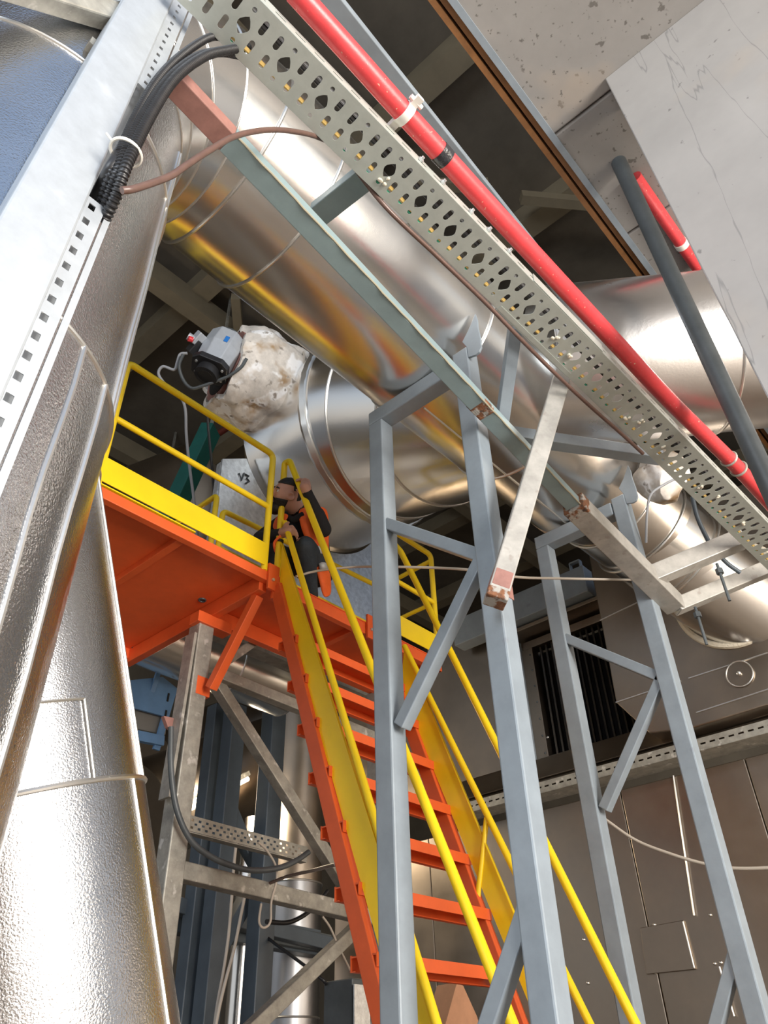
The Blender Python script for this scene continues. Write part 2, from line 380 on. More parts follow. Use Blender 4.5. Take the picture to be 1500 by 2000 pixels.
# inclined pipe at lower left
ip = thing('inclined_duct', 'large leaning aluminium-clad duct at lower left with a warm highlight', 'duct', (1.9, 2.84, 0))
def ipt(z): return Vector((1.50 - .38 * (z - 1.6), 2.84, z))
zz = [0.0, 2.41, 3.62, 6.0]
iax = (ipt(3) - ipt(2)).normalized()
for i, (a, b) in enumerate(zip(zz, zz[1:])):
    pipe_section('cladding_section', ip, [ipt(a), ipt(b)], .48 - .003 * (i % 2), ALU_ST, 96, ref=(0, -1, 0))
    if a: obj('seam_band', MB().ring(ipt(a), iax, .482, .009, 96), BEAD, ip, True)
iu = Vector((0, -1, 0)); iv = iax.cross(iu)
def ibead(deg, z0, z1):
    a = math.radians(deg); o = (iu * math.cos(a) + iv * math.sin(a)) * .482
    obj('seam_bead', MB().tube([ipt(z0) + o, ipt(z1) + o], .006, 8), BEAD, ip, True)
ibead(32, .3, 2.41); ibead(8, 2.41, 2.66); ibead(46, 2.41, 3.62)
obj('lap_strip', MB().tube([ipt(2.66) + (iu * math.cos(math.radians(q)) + iv * math.sin(math.radians(q))) * .483 for q in range(-80, 9, 4)], .005, 6), BEAD, ip, True)

# branch pipe behind the person
bp_ = thing('insulated_branch_pipe', 'wide banded aluminium-clad branch pipe curving behind the crouching person to the valve', 'pipe', (4.1, 4, 5))
bpts = [(4.0, 2.0, 5.75, .52), (4.06, 2.7, 6.3, .80), (4.1, 3.25, 6.62, .92), (4.1, 3.55, 6.7, .95), (4.1, 3.95, 6.75, .96), (4.1, 4.45, 6.76, .955)]
P_ = [Vector(p[:3]) for p in bpts]
T_ = [(P_[min(i + 1, 5)] - P_[max(i - 1, 0)]).normalized() for i in range(6)]
def ring_pts(c, t, r, n=80):
    u = Vector((0, 0, 1)); u = (u - t * u.dot(t)).normalized(); v = t.cross(u)
    return [c + (u * math.cos(2 * math.pi * k / n) + v * math.sin(2 * math.pi * k / n)) * r for k in range(n)]
n = 80
for i in range(5):
    ra, rb = ring_pts(P_[i], T_[i], bpts[i][3]), ring_pts(P_[i + 1], T_[i + 1], bpts[i + 1][3])
    obj('elbow_gore', MB().add(ra + rb, [(k, (k + 1) % n, n + (k + 1) % n, n + k) for k in range(n)]), ALU, bp_, True)
obj('end_disc', MB().tube([P_[5], P_[5] + T_[5] * .01], .95, 64), ALU, bp_)
for i in (1, 2): obj('seam_band', MB().ring(P_[i], T_[i], bpts[i][3] + .003, .011, 80), BEAD, bp_, True)
mb = MB(); n = 120; prof = [(-.045, .93), (-.04, .965), (0, .985), (.04, .965), (.045, .93)]; rings_ = []
for (o_, rr) in prof:
    q = ring_pts(P_[3] + T_[3] * (.075 + o_), T_[3], rr, n)
    rings_ += [p + Vector((random.uniform(-1, 1), random.uniform(-1, 1), random.uniform(-1, 1))) * .004 for p in q]
mb.add(rings_, [(i * n + k, i * n + (k + 1) % n, (i + 1) * n + (k + 1) % n, (i + 1) * n + k) for i in range(4) for k in range(n)])
n = 80
obj('strap_band', mb, BEAD, bp_, True, label='wide crimped galvanised strap band')

# fan box the branch pipe sits in
fb = thing('fan_box', 'pale galvanised sheet box under the branch pipe, behind the crouching person', 'box', (4, 4.9, 4.3))
cx, cz, cr2 = 4.08, 6.75, .99
pts = [(2.98, 4.42, 4.45), (2.95, 4.42, 6.12)]
for k in range(25):
    a = math.radians(208 + (332 - 208) * k / 24); pts.append((cx + cr2 * math.cos(a), 4.42, cz + cr2 * math.sin(a)))
pts += [(5.15, 4.42, 6.12), (5.15, 4.42, 4.45)]
obj('front_plate', MB().prism(pts, (0, .02, 0)), GALV, fb)
obj('side_return', MB().box((2.95, 4.44, 4.45), (2.97, 4.50, 6.1)), GALV, fb)
obj('base_channel', MB().box((2.96, 4.36, 4.42), (5.2, 4.5, 4.52)), GALV_OLD, fb)
mk = MB()
o_ = PY(478, 932, 4.41)
for st in ([(-11, -8), (-6, 6), (-1, -8)], [(1, -6), (8, -2), (4, 2), (9, 8), (2, 12)]):
    mk.tube([PY(478 + a, 932 + b, 4.412) for a, b in st], .008, 6)
obj('ink_mark', mk, RUBBER, fb)

# ------------------------------------------------------------------ support towers
def build_tower():
    T = thing('pipe_support_tower', 'nearer grey square-tube support tower crossing the stairs in mid frame', 'support', (2.456, 1.82, 0))
    x = 2.456
    obj('post', MB().bar((x, 2.128, .012), (x, 2.128, 4.68), .1, .1), GREY, T, bevel=.008)
    obj('post', MB().bar((x, 1.505, .012), (x, 1.505, 4.80), .1, .1), GREY, T, bevel=.008)
    obj('cross_beam', MB().bar((x, 2.178, 4.73), (x, 1.56, 4.73), .1, .1), GREY, T, bevel=.008)
    obj('brace', MB().bar((x - .01, 2.09, 3.95), (x - .01, 1.54, 3.49), .06, .06), GREY, T, bevel=.005)
    a, b = PX(925, 1130, x - .01), PX(785, 1420, x - .01); a = b + (a - b) * ((1.53 - b.y) / (a.y - b.y))
    obj('brace', MB().bar(a, b, .06, .06), GREY, T, bevel=.005)
    a, b = (x - .01, 1.56, 1.5), (x - .01, 2.07, 1.18)
    obj('brace', MB().bar((x - .01, 1.53, 2.08), (x - .01, 2.09, 1.2), .06, .06), GREY, T, bevel=.005)
    for y in (2.128, 1.505): obj('base_plate', MB().box((x - .11, y - .11, 0), (x + .11, y + .11, .012)), GREY, T)
    pts = [(2.408, y, z) for (y, z) in ((1.455, 4.79), (1.48, 4.855), (1.431, 4.913), (1.402, 4.958), (1.375, 5.004), (1.368, 4.95), (1.371, 4.885), (1.366, 4.80), (1.369, 4.725), (1.385, 4.70), (1.41, 4.695), (1.455, 4.712))]
    obj('saddle_plate', MB().prism(pts, (.014, 0, 0)), GREY, T, bevel=.002)
    return T
def copy_tree(o, parent=None, shift=None):
    c = o.copy(); COL.objects.link(c)
    if parent is not None:
        inv = o.matrix_parent_inverse.copy(); c.parent = parent; c.matrix_parent_inverse = inv
    if shift is not None: c.location = o.location + Vector(shift)
    for ch in list(o.children): copy_tree(ch, c)
    return c
T1 = build_tower()
# fix braces from the photo: upper brace slopes
T2 = copy_tree(T1, shift=(1.763, 0, 0))
tag(T1, T1['label'], 'support', 'pipe support towers')
tag(T2, 'farther grey square-tube support tower at right, in front of the louver', 'support', 'pipe support towers')
obj('weld_patch', MB().box((2.400, 1.452, 3.26), (2.51, 1.456, 3.36)), PRIMER, T1)
rust = PY(925, 822, 1.45)

# tray support beam with its arms
tb_ = thing('tray_support_beam', 'long blue-grey steel beam with rusty joints running under the cable tray', 'beam', (2.3, 1.4, 4.1))
e0, eT, eJ, eE = PY(343, 163, 1.262), PY(915, 772, 1.405), PY(1120, 985, 1.41), PY(1318, 1182, 1.40)
def scr(p):
    q = p - CAM; return Vector((750 + F * q.dot(cr) / q.dot(cf), 1000 + F * q.dot(cd) / q.dot(cf)))
e0b = e0 + (eJ - e0) * .085
eT = min((e0.lerp(eJ, k / 400) for k in range(401)), key=lambda p: (scr(p) - Vector((928, 796))).length)
obj('beam', MB().bar(e0b, eJ, .082, .062), BLUEGREY, tb_, bevel=.004)
obj('primed_end', MB().bar(e0, e0b, .083, .063), PRIMER, tb_, bevel=.004, label='red primed beam end')
obj('beam', MB().bar(eJ, eE, .125, .10), GREYST, tb_, bevel=.005)
d = (eE - eJ).normalized()
obj('rust_patch', MB().bar(eJ - d * .01, eJ + d * .07, .128, .103), RUST, tb_, bevel=.008, label='rusty butt weld')
obj('rust_patch', MB().bar(eT - d * .05 - Vector((0, 0, .012)), eT + d * .06 - Vector((0, 0, .012)), .0835, .042), RUST, tb_, bevel=.004, label='rusty weld at the post')
# sealant line along the lower edge
dd = (eJ - e0b).normalized(); sd = dd.cross(Vector((0, 0, 1))).normalized(); uu = sd.cross(dd)
sp = []
for k in range(60):
    t = k / 59; sp.append(e0b.lerp(eJ, t) + sd * (.044 if sd.y < 0 else -.044) + uu * (-.0305 + .004 * math.sin(k * 1.7) * math.sin(k * .6)))
obj('sealant_line', MB().tube(sp, .0042, 6), SEALANT, tb_, True)
def on_beam(px, py, y=1.41): return PY(px, py, y)
a, b = PY(622, 418, 1.40), PY(722, 338, 1.10); obj('arm', MB().bar(a, b, .1, .05), BLUEGREY, tb_, bevel=.004)
a, b = PY(978, 842, 1.40), PY(1006, 640, 1.07); obj('strut', MB().bar(a, b, .06, .06), GREY, tb_, bevel=.004)
a, b = PY(985, 848, 1.42), PY(1290, 893, .98); obj('arm', MB().bar(a, b, .07, .07), GREY, tb_, bevel=.004)
a, b = PY(1268, 1128, 1.40), PY(1450, 1052, .90); obj('arm', MB().bar(a, b, .105, .105), GREYST, tb_, bevel=.005)
a, b = PY(1318, 1186, 1.40), PY(1510, 1106, .88); obj('arm', MB().bar(a, b, .09, .09), GREYST, tb_, bevel=.005)
a, b = PY(968, 1172, 1.40), PY(1098, 735, 1.07); obj('strut', MB().bar(a, b, .085, .085), GREYST, tb_, bevel=.006)
dn = (a - b).normalized()
obj('rust_patch', MB().bar(a - dn * .13, a - dn * .035, .087, .087), PRIMER, tb_, bevel=.01)
obj('rust_patch', MB().bar(a - dn * .035, a + dn * .012, .0875, .0875), RUST, tb_, bevel=.006, label='rusty weld at the strut foot')
for (px, py) in ((1405, 1115), (1362, 1200)):
    p = PY(px, py, 1.02 if px > 1380 else 1.25)
    obj('threaded_rod', MB().tube([p + Vector((0, 0, .05)), p - Vector((0, 0, .2))], .009, 8).tube([p + Vector((0, 0, .012)), p - Vector((0, 0, .02))], .022, 6), RUBBER, tb_)

# ------------------------------------------------------------------ horizontal perforated cable tray
TR = thing('perforated_cable_tray', 'long grey perforated cable tray running diagonally under the red pipe', 'cable tray', (2.3, 1, 4.4))
E0, E1 = PY(330, -15, 1.15), PY(1560, 1171, .835)
ad = (E1 - E0).normalized(); sd = ad.cross(Vector((0, 0, 1))).normalized()
if sd.y > 0: sd = -sd
nn = sd.cross(ad)
if nn.z < 0: nn = -nn
LT, WT = (E1 - E0).length, .20
pitch = .176; holes = []
k0 = .06
for i in range(int(LT / pitch) + 1):
    x = k0 + i * pitch
    if x + .02 > LT: break
    if x > .04:
        dm = []
        for q in range(16):
            th = 2 * math.pi * q / 16; r = .0235 + (.012 if q in (4, 12) else 0) + (.004 if q in (3, 5, 11, 13) else 0)
            dm.append((x + r * math.cos(th), .1 + r * math.sin(th)))
        holes += [dm, circ(x, .1 + .064, .009), circ(x, .1 - .064, .009)]
    for dx in (.056, .12):
        if .02 < x + dx < LT - .02: holes += [slot(x + dx, .1 + .041, .0105, .027), slot(x + dx, .1 - .041, .0105, .027)]
perforated('bottom_plate', LT, WT, holes, .002, (E0, ad, sd, nn), TRAYM, TR)
sh = []
for i in range(int(LT / .088)): sh.append(slotx(.05 + i * .088, .028, .0035, .024))
perforated('side_flange', LT, .055, sh, .002, (E0 + sd * WT, ad, nn, sd), TRAYM, TR)
perforated('side_flange', LT, .055, sh, .002, (E0, ad, nn, sd), TRAYM, TR)
# splice plates with bolts
for (t0, t1) in ((.36, .47),):
    p0, p1 = E0 + ad * LT * t0, E0 + ad * LT * t1
    spl_ = obj('splice_plate', MB().bar(p0 + sd * (WT + .004) + nn * .028, p1 + sd * (WT + .004) + nn * .028, .004, .056, upv=nn), TRAYM, TR, bevel=.001)
    obj('splice_plate', MB().bar(p0 - sd * .003 + nn * .026, p1 - sd * .003 + nn * .026, .004, .06, upv=nn), TRAYM, TR)
    obj('splice_plate', MB().bar(p0 + sd * .012 - nn * .003, p1 + sd * .012 - nn * .003, .024, .003, upv=nn), TRAYM, TR)
def tray_pt(px, py, off=0):
    r = ray(px, py); t = (E0 - CAM).dot(nn) / r.dot(nn); q = CAM + r * t
    return (q - E0).dot(ad)
for (px, py) in ((830, 312), (875, 355), (932, 412), (966, 448), (1006, 490)):
    s = tray_pt(px, py); p = E0 + ad * s + sd * (WT + .002) + nn * .035
    obj('bolt', MB().tube([p, p + sd * .008], .012, 6).tube([p + sd * .008, p + sd * .018], .007, 8), GALV, spl_)
for (px, py) in ((745, 388), (798, 440), (842, 482), (955, 590)):
    s = tray_pt(px, py); p = E0 + ad * s - sd * .003 + nn * .006
    obj('bolt', MB().tube([p, p - sd * .012], .009, 6), GALV_OLD, TR)
# cables lying in it
cab = [('yellow_cable', YCABLE, .046, .009, 'yellow power cable lying in the perforated tray along its lower edge'),
       ('green_cable', GCABLE, .026, .0055, 'green cable lying in the perforated tray beside the yellow one'),
       ('black_cable', BLACK, .135, .011, 'thick black cable lying along the middle of the perforated tray'),
       ('grey_cable', GREYCABLE, .160, .009, 'grey cable lying in the perforated tray near the red pipe')]
for nm, m, off, r, lab in cab:
    pts = [E0 + ad * (LT * t) + sd * (off + .006 * math.sin(t * 23 + off * 90)) + nn * (r + .0015) for t in np.linspace(.04, .995, 60)]
    tag(obj(nm, MB().tube(pts, r, 8), m, smooth=True), lab, 'cable', 'cables in the tray')
for i, t in enumerate((.20, .425, .45, .56, .575, .62, .71, .735, .80, .905)):
    p = E0 + ad * LT * t + sd * (.06 + .05 * ((i * 37) % 10) / 10) - nn * .004
    mb = MB()
    for q in range(3): mb.sphere(p + Vector((random.uniform(-.014, .014), random.uniform(-.014, .014), random.uniform(-.004, .003))), (random.uniform(.005, .014), .009, .006), 6)
    obj('foam_blob', mb, FOAM, TR, True)

# red pipe
rd = thing('red_sprinkler_pipe', 'long red painted pipe along the upper edge of the perforated tray', 'pipe', (2, .8, 4.5))
rpx = [(575, -18), (700, 121), (790, 222), (1000, 452), (1200, 667), (1315, 790), (1437, 910), (1530, 1012)]
rp3 = []
for (px, py) in rpx:
    t = (px - 575) / (1530 - 575); dep = 1 / ((1 - t) / 2.62 + t / 4.72); rp3.append(PD(px, py, dep))
rpath = spline(rp3, 8)
obj('pipe_run', MB().tube(rpath, .041, 28), REDP, rd, True)
def near(px, py): return min(range(len(rpath)), key=lambda i: (rpath[i] - PD(px, py, (rpath[i] - CAM).dot(cf))).length)
def path_at(px, py):
    i = near(px, py); i = max(1, min(len(rpath) - 2, i)); return rpath[i], (rpath[i + 1] - rpath[i - 1]).normalized()
c, t = path_at(797, 230)
clp_ = obj('clamp', MB().tube([c - t * .017, c + t * .017], .046, 28), WHITEPL, rd, True, label='white pipe clamp')
s_ = t.cross(Vector((0, 0, 1))).normalized(); s_ = s_ if s_.y < 0 else -s_
obj('clamp_lug', MB().bar(c + s_ * .044, c + s_ * .085, .03, .02), WHITEPL, clp_)
obj('clamp_bolt', MB().tube([c + s_ * .06 - t * .03, c + s_ * .06 + t * .03], .01, 10), WHITEPL, clp_)
obj('clamp_lug', MB().bar(c - s_ * .04, c - s_ * .085, .03, .03), WHITEPL, clp_)
c, t = path_at(868, 308); obj('tape_wrap', MB().tube([c - t * .02, c + t * .03], [.0435, .0425], 28), TAPE, rd, True, label='strip of black tape')
c, t = path_at(1430, 900); obj('clamp', MB().ring(c, t, .044, .007, 28), GALV_OLD, rd, True); obj('clamp', MB().ring(c + t * .12, t, .044, .008, 28), GALV_OLD, rd, True)

# angle beam beyond the red pipe
ab = thing('grey_angle_beam', 'pale blue-grey angle beam just above the red pipe, at top of frame', 'beam', (1.2, .8, 4.8))
a, b = PD(618, -30, 3.0), PD(985, 425, 4.1)
d = (b - a).normalized()
obj('beam', MB().bar(a, b + d * 2.0, .09, .05), GREY, ab, bevel=.004)

# vertical tray at left
VT = thing('vertical_cable_tray', 'bright galvanised vertical cable tray at left with slotted flange', 'cable tray', (.2, 1.2, 1.5))
def lerpz(p, q, z): t = (z - p.z) / (q.z - p.z); return p.lerp(q, t)
l0, l1 = PY(240, 0, 1.2), PY(0, 420, 1.2); f0, f1 = PY(340, 0, 1.2), PY(0, 790, 1.2); g0, g1 = PY(377, 0, 1.2), PY(0, 915, 1.2)
zt, zb = 4.95, 1.9
lt, lb, ft, fb_, gt, gb = [lerpz(p, q, z) for (p, q) in ((l0, l1), (f0, f1), (g0, g1)) for z in (zt, zb)]
obj('cover_plate', MB().prism([lb, fb_, ft, lt], (0, .09, 0)), GALV_BR, VT, bevel=.006)
va = (gt - gb).normalized(); vs_ = Vector((va.z, 0, -va.x))
W0 = (gt - ft).dot(vs_); Lv = (gt - gb).length
zc0, zc1 = PY(205, 398, 1.2).z, PY(290, 172, 1.2).z
k0_, k1_ = (zc0 - gb.z) / va.z, (zc1 - gb.z) / va.z
for (s0, s1, stp, hx, hy) in ((0, k0_, .062, .0115, .0085), (k1_, Lv, .052, .008, .006)):
    hs = [rect(y, W0 * .48, hx, hy) for y in np.arange(.035, s1 - s0 - .02, stp)]
    perforated('slotted_flange', s1 - s0, W0, hs, .0025, (gb + va * s0 - vs_ * W0 + Vector((0, .012, 0)), va, vs_, Vector((0, -1, 0))), GALV_BR, VT)
obj('back_plate', MB().prism([lb + Vector((0, .09, 0)), gb + Vector((.012, .09, 0)), gt + Vector((.012, .09, 0)), lt + Vector((0, .09, 0))], (0, .003, 0)), GALV_BR, VT)
obj('return_lip', MB().prism([gb + Vector((.006, .014, 0)), gb + Vector((.022, .014, 0)), gt + Vector((.022, .014, 0)), gt + Vector((.006, .014, 0))], (0, .004, 0)), GALV_BR, VT)
for z_ in (3.0, 4.2): obj('bracket', MB().bar((.25, 1.29, z_), (.25, 1.33, z_), .12, .04), GALV_OLD, VT)

# black corrugated conduits from the vertical tray up into the horizontal one
cons = [([(185, 425), (205, 372), (226, 320), (262, 235), (305, 160), (350, 112), (405, 75), (440, 72)], 1.155, .013, 'black ribbed cable conduit, leftmost of the bundle from the vertical tray'),
        ([(193, 430), (215, 378), (238, 318), (280, 228), (330, 155), (385, 112), (430, 102), (470, 108)], 1.14, .015, 'black ribbed cable conduit in the middle of the bundle from the vertical tray'),
        ([(202, 434), (226, 384), (252, 312), (300, 215), (345, 150), (400, 110), (445, 98), (485, 92)], 1.12, .015, 'black ribbed cable conduit, rightmost of the bundle from the vertical tray'),
        ([(176, 410), (200, 360), (216, 330), (232, 302), (246, 275), (262, 240)], 1.17, .016, 'smooth black sleeve where the conduits enter the vertical tray')]
for j, (pp, y, r, lab) in enumerate(cons):
    path = [PY(p[0], p[1], y + (.11 if i == 0 else .055 if i == 1 else .01 if i == 2 else 0) - .02 * math.sin(math.pi * i / (len(pp) - 1))) for i, p in enumerate(pp)]
    pts = resample(spline(path, 14), .003)
    rr = [r if j == 3 else r * (1.04 if i % 4 < 2 else .80) for i in range(len(pts))]
    tag(obj('corrugated_conduit', MB().tube(pts, rr, 12), BLACK, smooth=True), lab, 'conduit', 'black conduits at the vertical tray')
c = PY(246, 298, 1.13); t = (PY(260, 260, 1.13) - PY(235, 330, 1.13)).normalized()
mb = MB(); s1 = t.cross(Vector((0, 1, 0))).normalized(); u1 = t.cross(s1)
mb.tube([c + s1 * .04 * math.cos(q) + u1 * .034 * math.sin(q) for q in np.linspace(0, 2 * math.pi, 30)], .0045, 6)
mb.tube([c + s1 * .038, c + s1 * .06 + t * .012], .003, 6)
tag(obj('cable_tie', mb, WHITEPL, smooth=True), 'white cable tie around the black conduits', 'cable tie')
bc = [(238, 372), (265, 368), (330, 345), (365, 322), (410, 293), (460, 266), (520, 254), (575, 257), (625, 270), (668, 298)]
path = [PY(px, py, 1.13 - .03 * math.sin(math.pi * i / 9)) for i, (px, py) in enumerate(bc)]
path += [E0 + ad * tray_pt(px, py) - sd * .012 - nn * (.012 + dz) for (px, py, dz) in ((760, 392, 0), (860, 490, .0), (950, 580, .0), (1010, 640, .02), (1080, 712, .035), (1150, 780, .03), (1215, 838, .008), (1260, 880, 0))]
tag(obj('brown_cable', MB().tube(spline(path, 10), .0095, 12), BROWNCABLE, smooth=True), 'brown cable looping from the vertical tray to the underside of the perforated tray', 'cable')

# beam stub at top left
tl = thing('khaki_channel_beam', 'short olive-grey channel beam crossing the top left corner', 'beam', (0, 1.2, 4.3))
a, b = PY(-60, -62, 1.285), PY(262, 42, 1.285)
obj('beam', MB().bar(a, b, .06, .10), GALV_OLD, tl, bevel=.006)
obj('cover', MB().bar(a + Vector((0, -.005, .075)), b + Vector((0, -.005, .075)), .07, .05), GALV, tl, bevel=.004)

# ------------------------------------------------------------------ platform
XC, YN, YF, YMid, XE, ZD = 2.69, 3.333, 4.93, 3.99, 4.50, 4.325
pf = thing('access_platform', 'raised orange steel access platform at mid left seen from below', 'platform', (2.7, 3.6, 4.2))
def orect(nm, a, b, wd, ht, m=ORANGE, bev=.004): return obj(nm, MB().bar(a, b, wd, ht), m, pf, bevel=bev)
obj('deck_plate', MB().box((1.3, YN, ZD - .008), (XC, YF, ZD)), ORANGE, pf)
obj('deck_plate', MB().box((XC, YN, ZD - .008), (XE, YMid, ZD)), ORANGE, pf)
orect('edge_beam', (1.3, YN + .025, ZD - .035), (XC + .03, YN + .025, ZD - .035), .05, .062)
orect('edge_beam', (XC + .03, YN + .03, ZD - .05), (XE, YN + .03, ZD - .05), .05, .09)
orect('edge_beam', (1.3, YF - .03, ZD - .045), (XC, YF - .03, ZD - .045), .05, .08)
orect('edge_beam', (XC, YN + .05, ZD - .065), (XC, YF, ZD - .065), .06, .11)
orect('edge_beam', (XC + .03, YMid - .03, ZD - .065), (XE, YMid - .03, ZD - .065), .06, .11)
orect('edge_beam', (XE - .03, YN, ZD - .05), (XE - .03, YMid, ZD - .05), .05, .09)
orect('joist', (2.05, YN + .05, ZD - .03), (2.05, YF - .05, ZD - .03), .05, .045)
orect('joist', (3.6, YN + .05, ZD - .03), (3.6, YMid - .05, ZD - .03), .05, .045)
for (px, py, r) in ((395, 1172, .022), (262, 1266, .012)):
    p = PZ(px, py, ZD - .01); obj('drain_hole', MB().ring(p, (0, 0, 1), r, .007, 20).tube([p, p + Vector((0, 0, .002))], r, 16), RUBBER, pf, True)
# stair bracket plates
for x in (2.72, 3.66):
    p = (x, YN - .012, ZD - .04)
    obj('bracket_plate', MB().box((x - .045, YN - .02, ZD - .13), (x + .045, YN, ZD + .06)), ORANGE, pf, bevel=.003)
    obj('bolt', MB().tube([(x - .01, YN - .02, ZD - .06), (x - .01, YN - .032, ZD - .06)], .011, 8), GALV, pf)
a, b = Vector((XC + .02, YN + .12, ZD - .12)), PX(412, 1345, XC + .0)
orect('knee_brace', a, b, .06, .06)
obj('brace_collar', MB().bar(PX(388, 1342, XC - .01) + Vector((0, 0, .05)), PX(386, 1360, XC - .01) + Vector((0, 0, -.01)), .108, .108), ORANGE, pf, bevel=.003)

# galvanised trestle
gx, gy = 2.70, 3.95
ts = thing('galvanised_trestle', 'weathered galvanised trestle frame under the orange platform, left of the stairs', 'frame', (3.4, gy, 0))
obj('post', MB().bar((gx - .05, gy, 0), (gx - .05, gy, 4.14), .12, .12), GALV_OLD, ts, bevel=.008)
obj('post', MB().bar((4.4, gy, 0), (4.4, gy, 4.2), .12, .12), GALV_OLD, ts, bevel=.008)
obj('head_stub', MB().bar((gx - .14, gy - .03, 4.17), (gx + .14, gy - .03, 4.17), .1, .08), ORANGE, ts, bevel=.004)
def gbar(nm, p, q, wd=.09, y=gy): obj(nm, MB().bar(PY(*p, y), PY(*q, y), wd, wd), GALV_OLD, ts, bevel=.006)
gbar('rail', (335, 1698), (760, 1800), .095); gbar('rail', (425, 1318), (740, 1445), .075)
gbar('diagonal', (422, 1335), (700, 1770), .08, gy + .05); gbar('diagonal', (745, 1765), (470, 2030), .08)
gbar('diagonal', (430, 1300), (520, 1238), .06, gy + .1)
a, b = PY(362, 1605, gy + .12), PY(600, 1668, gy + .12); dv = (b - a).normalized(); L_ = (b - a).length
dn_ = Vector((0, 1, 0)); uv = dn_.cross(dv).normalized(); uv = uv if uv.z > 0 else -uv
hs = [rect(x, y, .010, .007) for x in np.arange(.05, L_ - .03, .055) for y in (.022, .066)] + [rect(x + .027, .044, .010, .006) for x in np.arange(.05, L_ - .05, .055)]
obj('flange', MB().bar(a - uv * .05 + Vector((0, .03, 0)), b - uv * .05 + Vector((0, .03, 0)), .06, .006, upv=uv), GALV_OLD, ts)
perforated('perforated_rail', L_, .09, hs, .003, (a - uv * .045, dv, uv, dv.cross(uv)), GALV_OLD, ts)
obj('post_side_strip', MB().bar(PY(374, 1240, gy), PY(322, 1560, gy), .02, .10, upv=(0, 1, 0)), GALV_OLD, ts)  # added strip standing in for the dark left side of the post

# ------------------------------------------------------------------ guardrails
def rail_tube(pts, r, nm, par, rad=.05):
    P = [Vector(p) for p in pts]; o = [P[0]]
    for i in range(1, len(P) - 1):
        a, b, c = P[i - 1], P[i], P[i + 1]; rr = min(rad, (a - b).length * .45, (c - b).length * .45)
        s, e_ = b + (a - b).normalized() * rr, b + (c - b).normalized() * rr
        for k in range(7): t = k / 6; o.append(s * (1 - t) ** 2 + b * 2 * t * (1 - t) + e_ * t * t)
    o.append(P[-1]); return obj(nm, MB().tube(o, r, 14), YELLOW, par, True)
ZT, ZMd = ZD + 1.0, ZD + .52
g = thing('yellow_guardrail', 'yellow tubular guardrail along the near left edge of the orange platform', 'guardrail', (2, YN, ZD), 'platform guardrails')
rail_tube([(1.44, YN + .01, ZD - .0), (1.44, YN + .01, ZT), (2.655, YN + .01, ZT), (2.655, YN + .01, ZD - .0)], .023, 'frame_tube', g)
rail_tube([(1.44, YN + .01, ZMd), (2.655, YN + .01, ZMd)], .02, 'mid_rail', g)
obj('toe_board', MB().box((1.42, YN - .012, ZD + .03), (2.65, YN - .004, ZD + .2)), YELLOW, g, bevel=.002)
obj('kerb_angle', MB().box((1.42, YN - .004, ZD + .012), (2.1, YN + .03, ZD + .02)), YELLOW, g)
g = thing('yellow_guardrail', 'yellow guardrail seen end-on behind the near one, along the left deck\'s inner side', 'guardrail', (XC - .03, 4.4, ZD), 'platform guardrails')
rail_tube([(XC - .02, YMid + .02, ZD), (XC - .02, YMid + .02, ZT), (XC - .02, YF - .05, ZT), (XC - .02, YF - .05, ZD)], .022, 'frame_tube', g)
obj('mid_rail', MB().tube([(XC - .02, YMid + .02, ZMd), (XC - .02, YF - .05, ZMd)], .019, 12), YELLOW, g, True)
g = thing('yellow_guardrail', 'yellow guardrail along the rear edge of the platform, behind the crouching person', 'guardrail', (3.6, YMid, ZD), 'platform guardrails')
rail_tube([(XC + .03, YMid - .01, ZD), (XC + .03, YMid - .01, ZT - .14), (XE - .03, YMid - .01, ZT - .04), (XE - .03, YMid - .01, ZD)], .022, 'frame_tube', g)
rail_tube([(XC + .03, YMid - .01, ZMd), (XE - .03, YMid - .01, ZMd)], .019, 'mid_rail', g)
obj('toe_board', MB().box((XC + .03, YMid + .004, ZD + .03), (XE - .03, YMid + .012, ZD + .16)), YELLOW, g)
g = thing('yellow_guardrail', 'short yellow guardrail right of the stair top, beyond the nearer grey tower post', 'guardrail', (4.2, YN, ZD), 'platform guardrails')
rail_tube([(3.86, YN + .01, ZD), (3.86, YN + .01, ZT), (XE - .03, YN + .01, ZT), (XE - .03, YN + .01, ZD - .05)], .023, 'frame_tube', g)
rail_tube([(3.86, YN + .01, ZMd), (XE - .03, YN + .01, ZMd)], .02, 'mid_rail', g)
rail_tube([(XE - .03, YN + .02, ZT - .06), (XE - .03, YMid - .03, ZT - .08)], .02, 'side_rail', g)
rail_tube([(XE - .03, YN + .02, ZMd), (XE - .03, YMid - .03, ZMd)], .018, 'side_rail', g)
obj('toe_board', MB().box((3.84, YN - .012, ZD + .03), (XE - .03, YN - .004, ZD + .2)), YELLOW, g, bevel=.002)

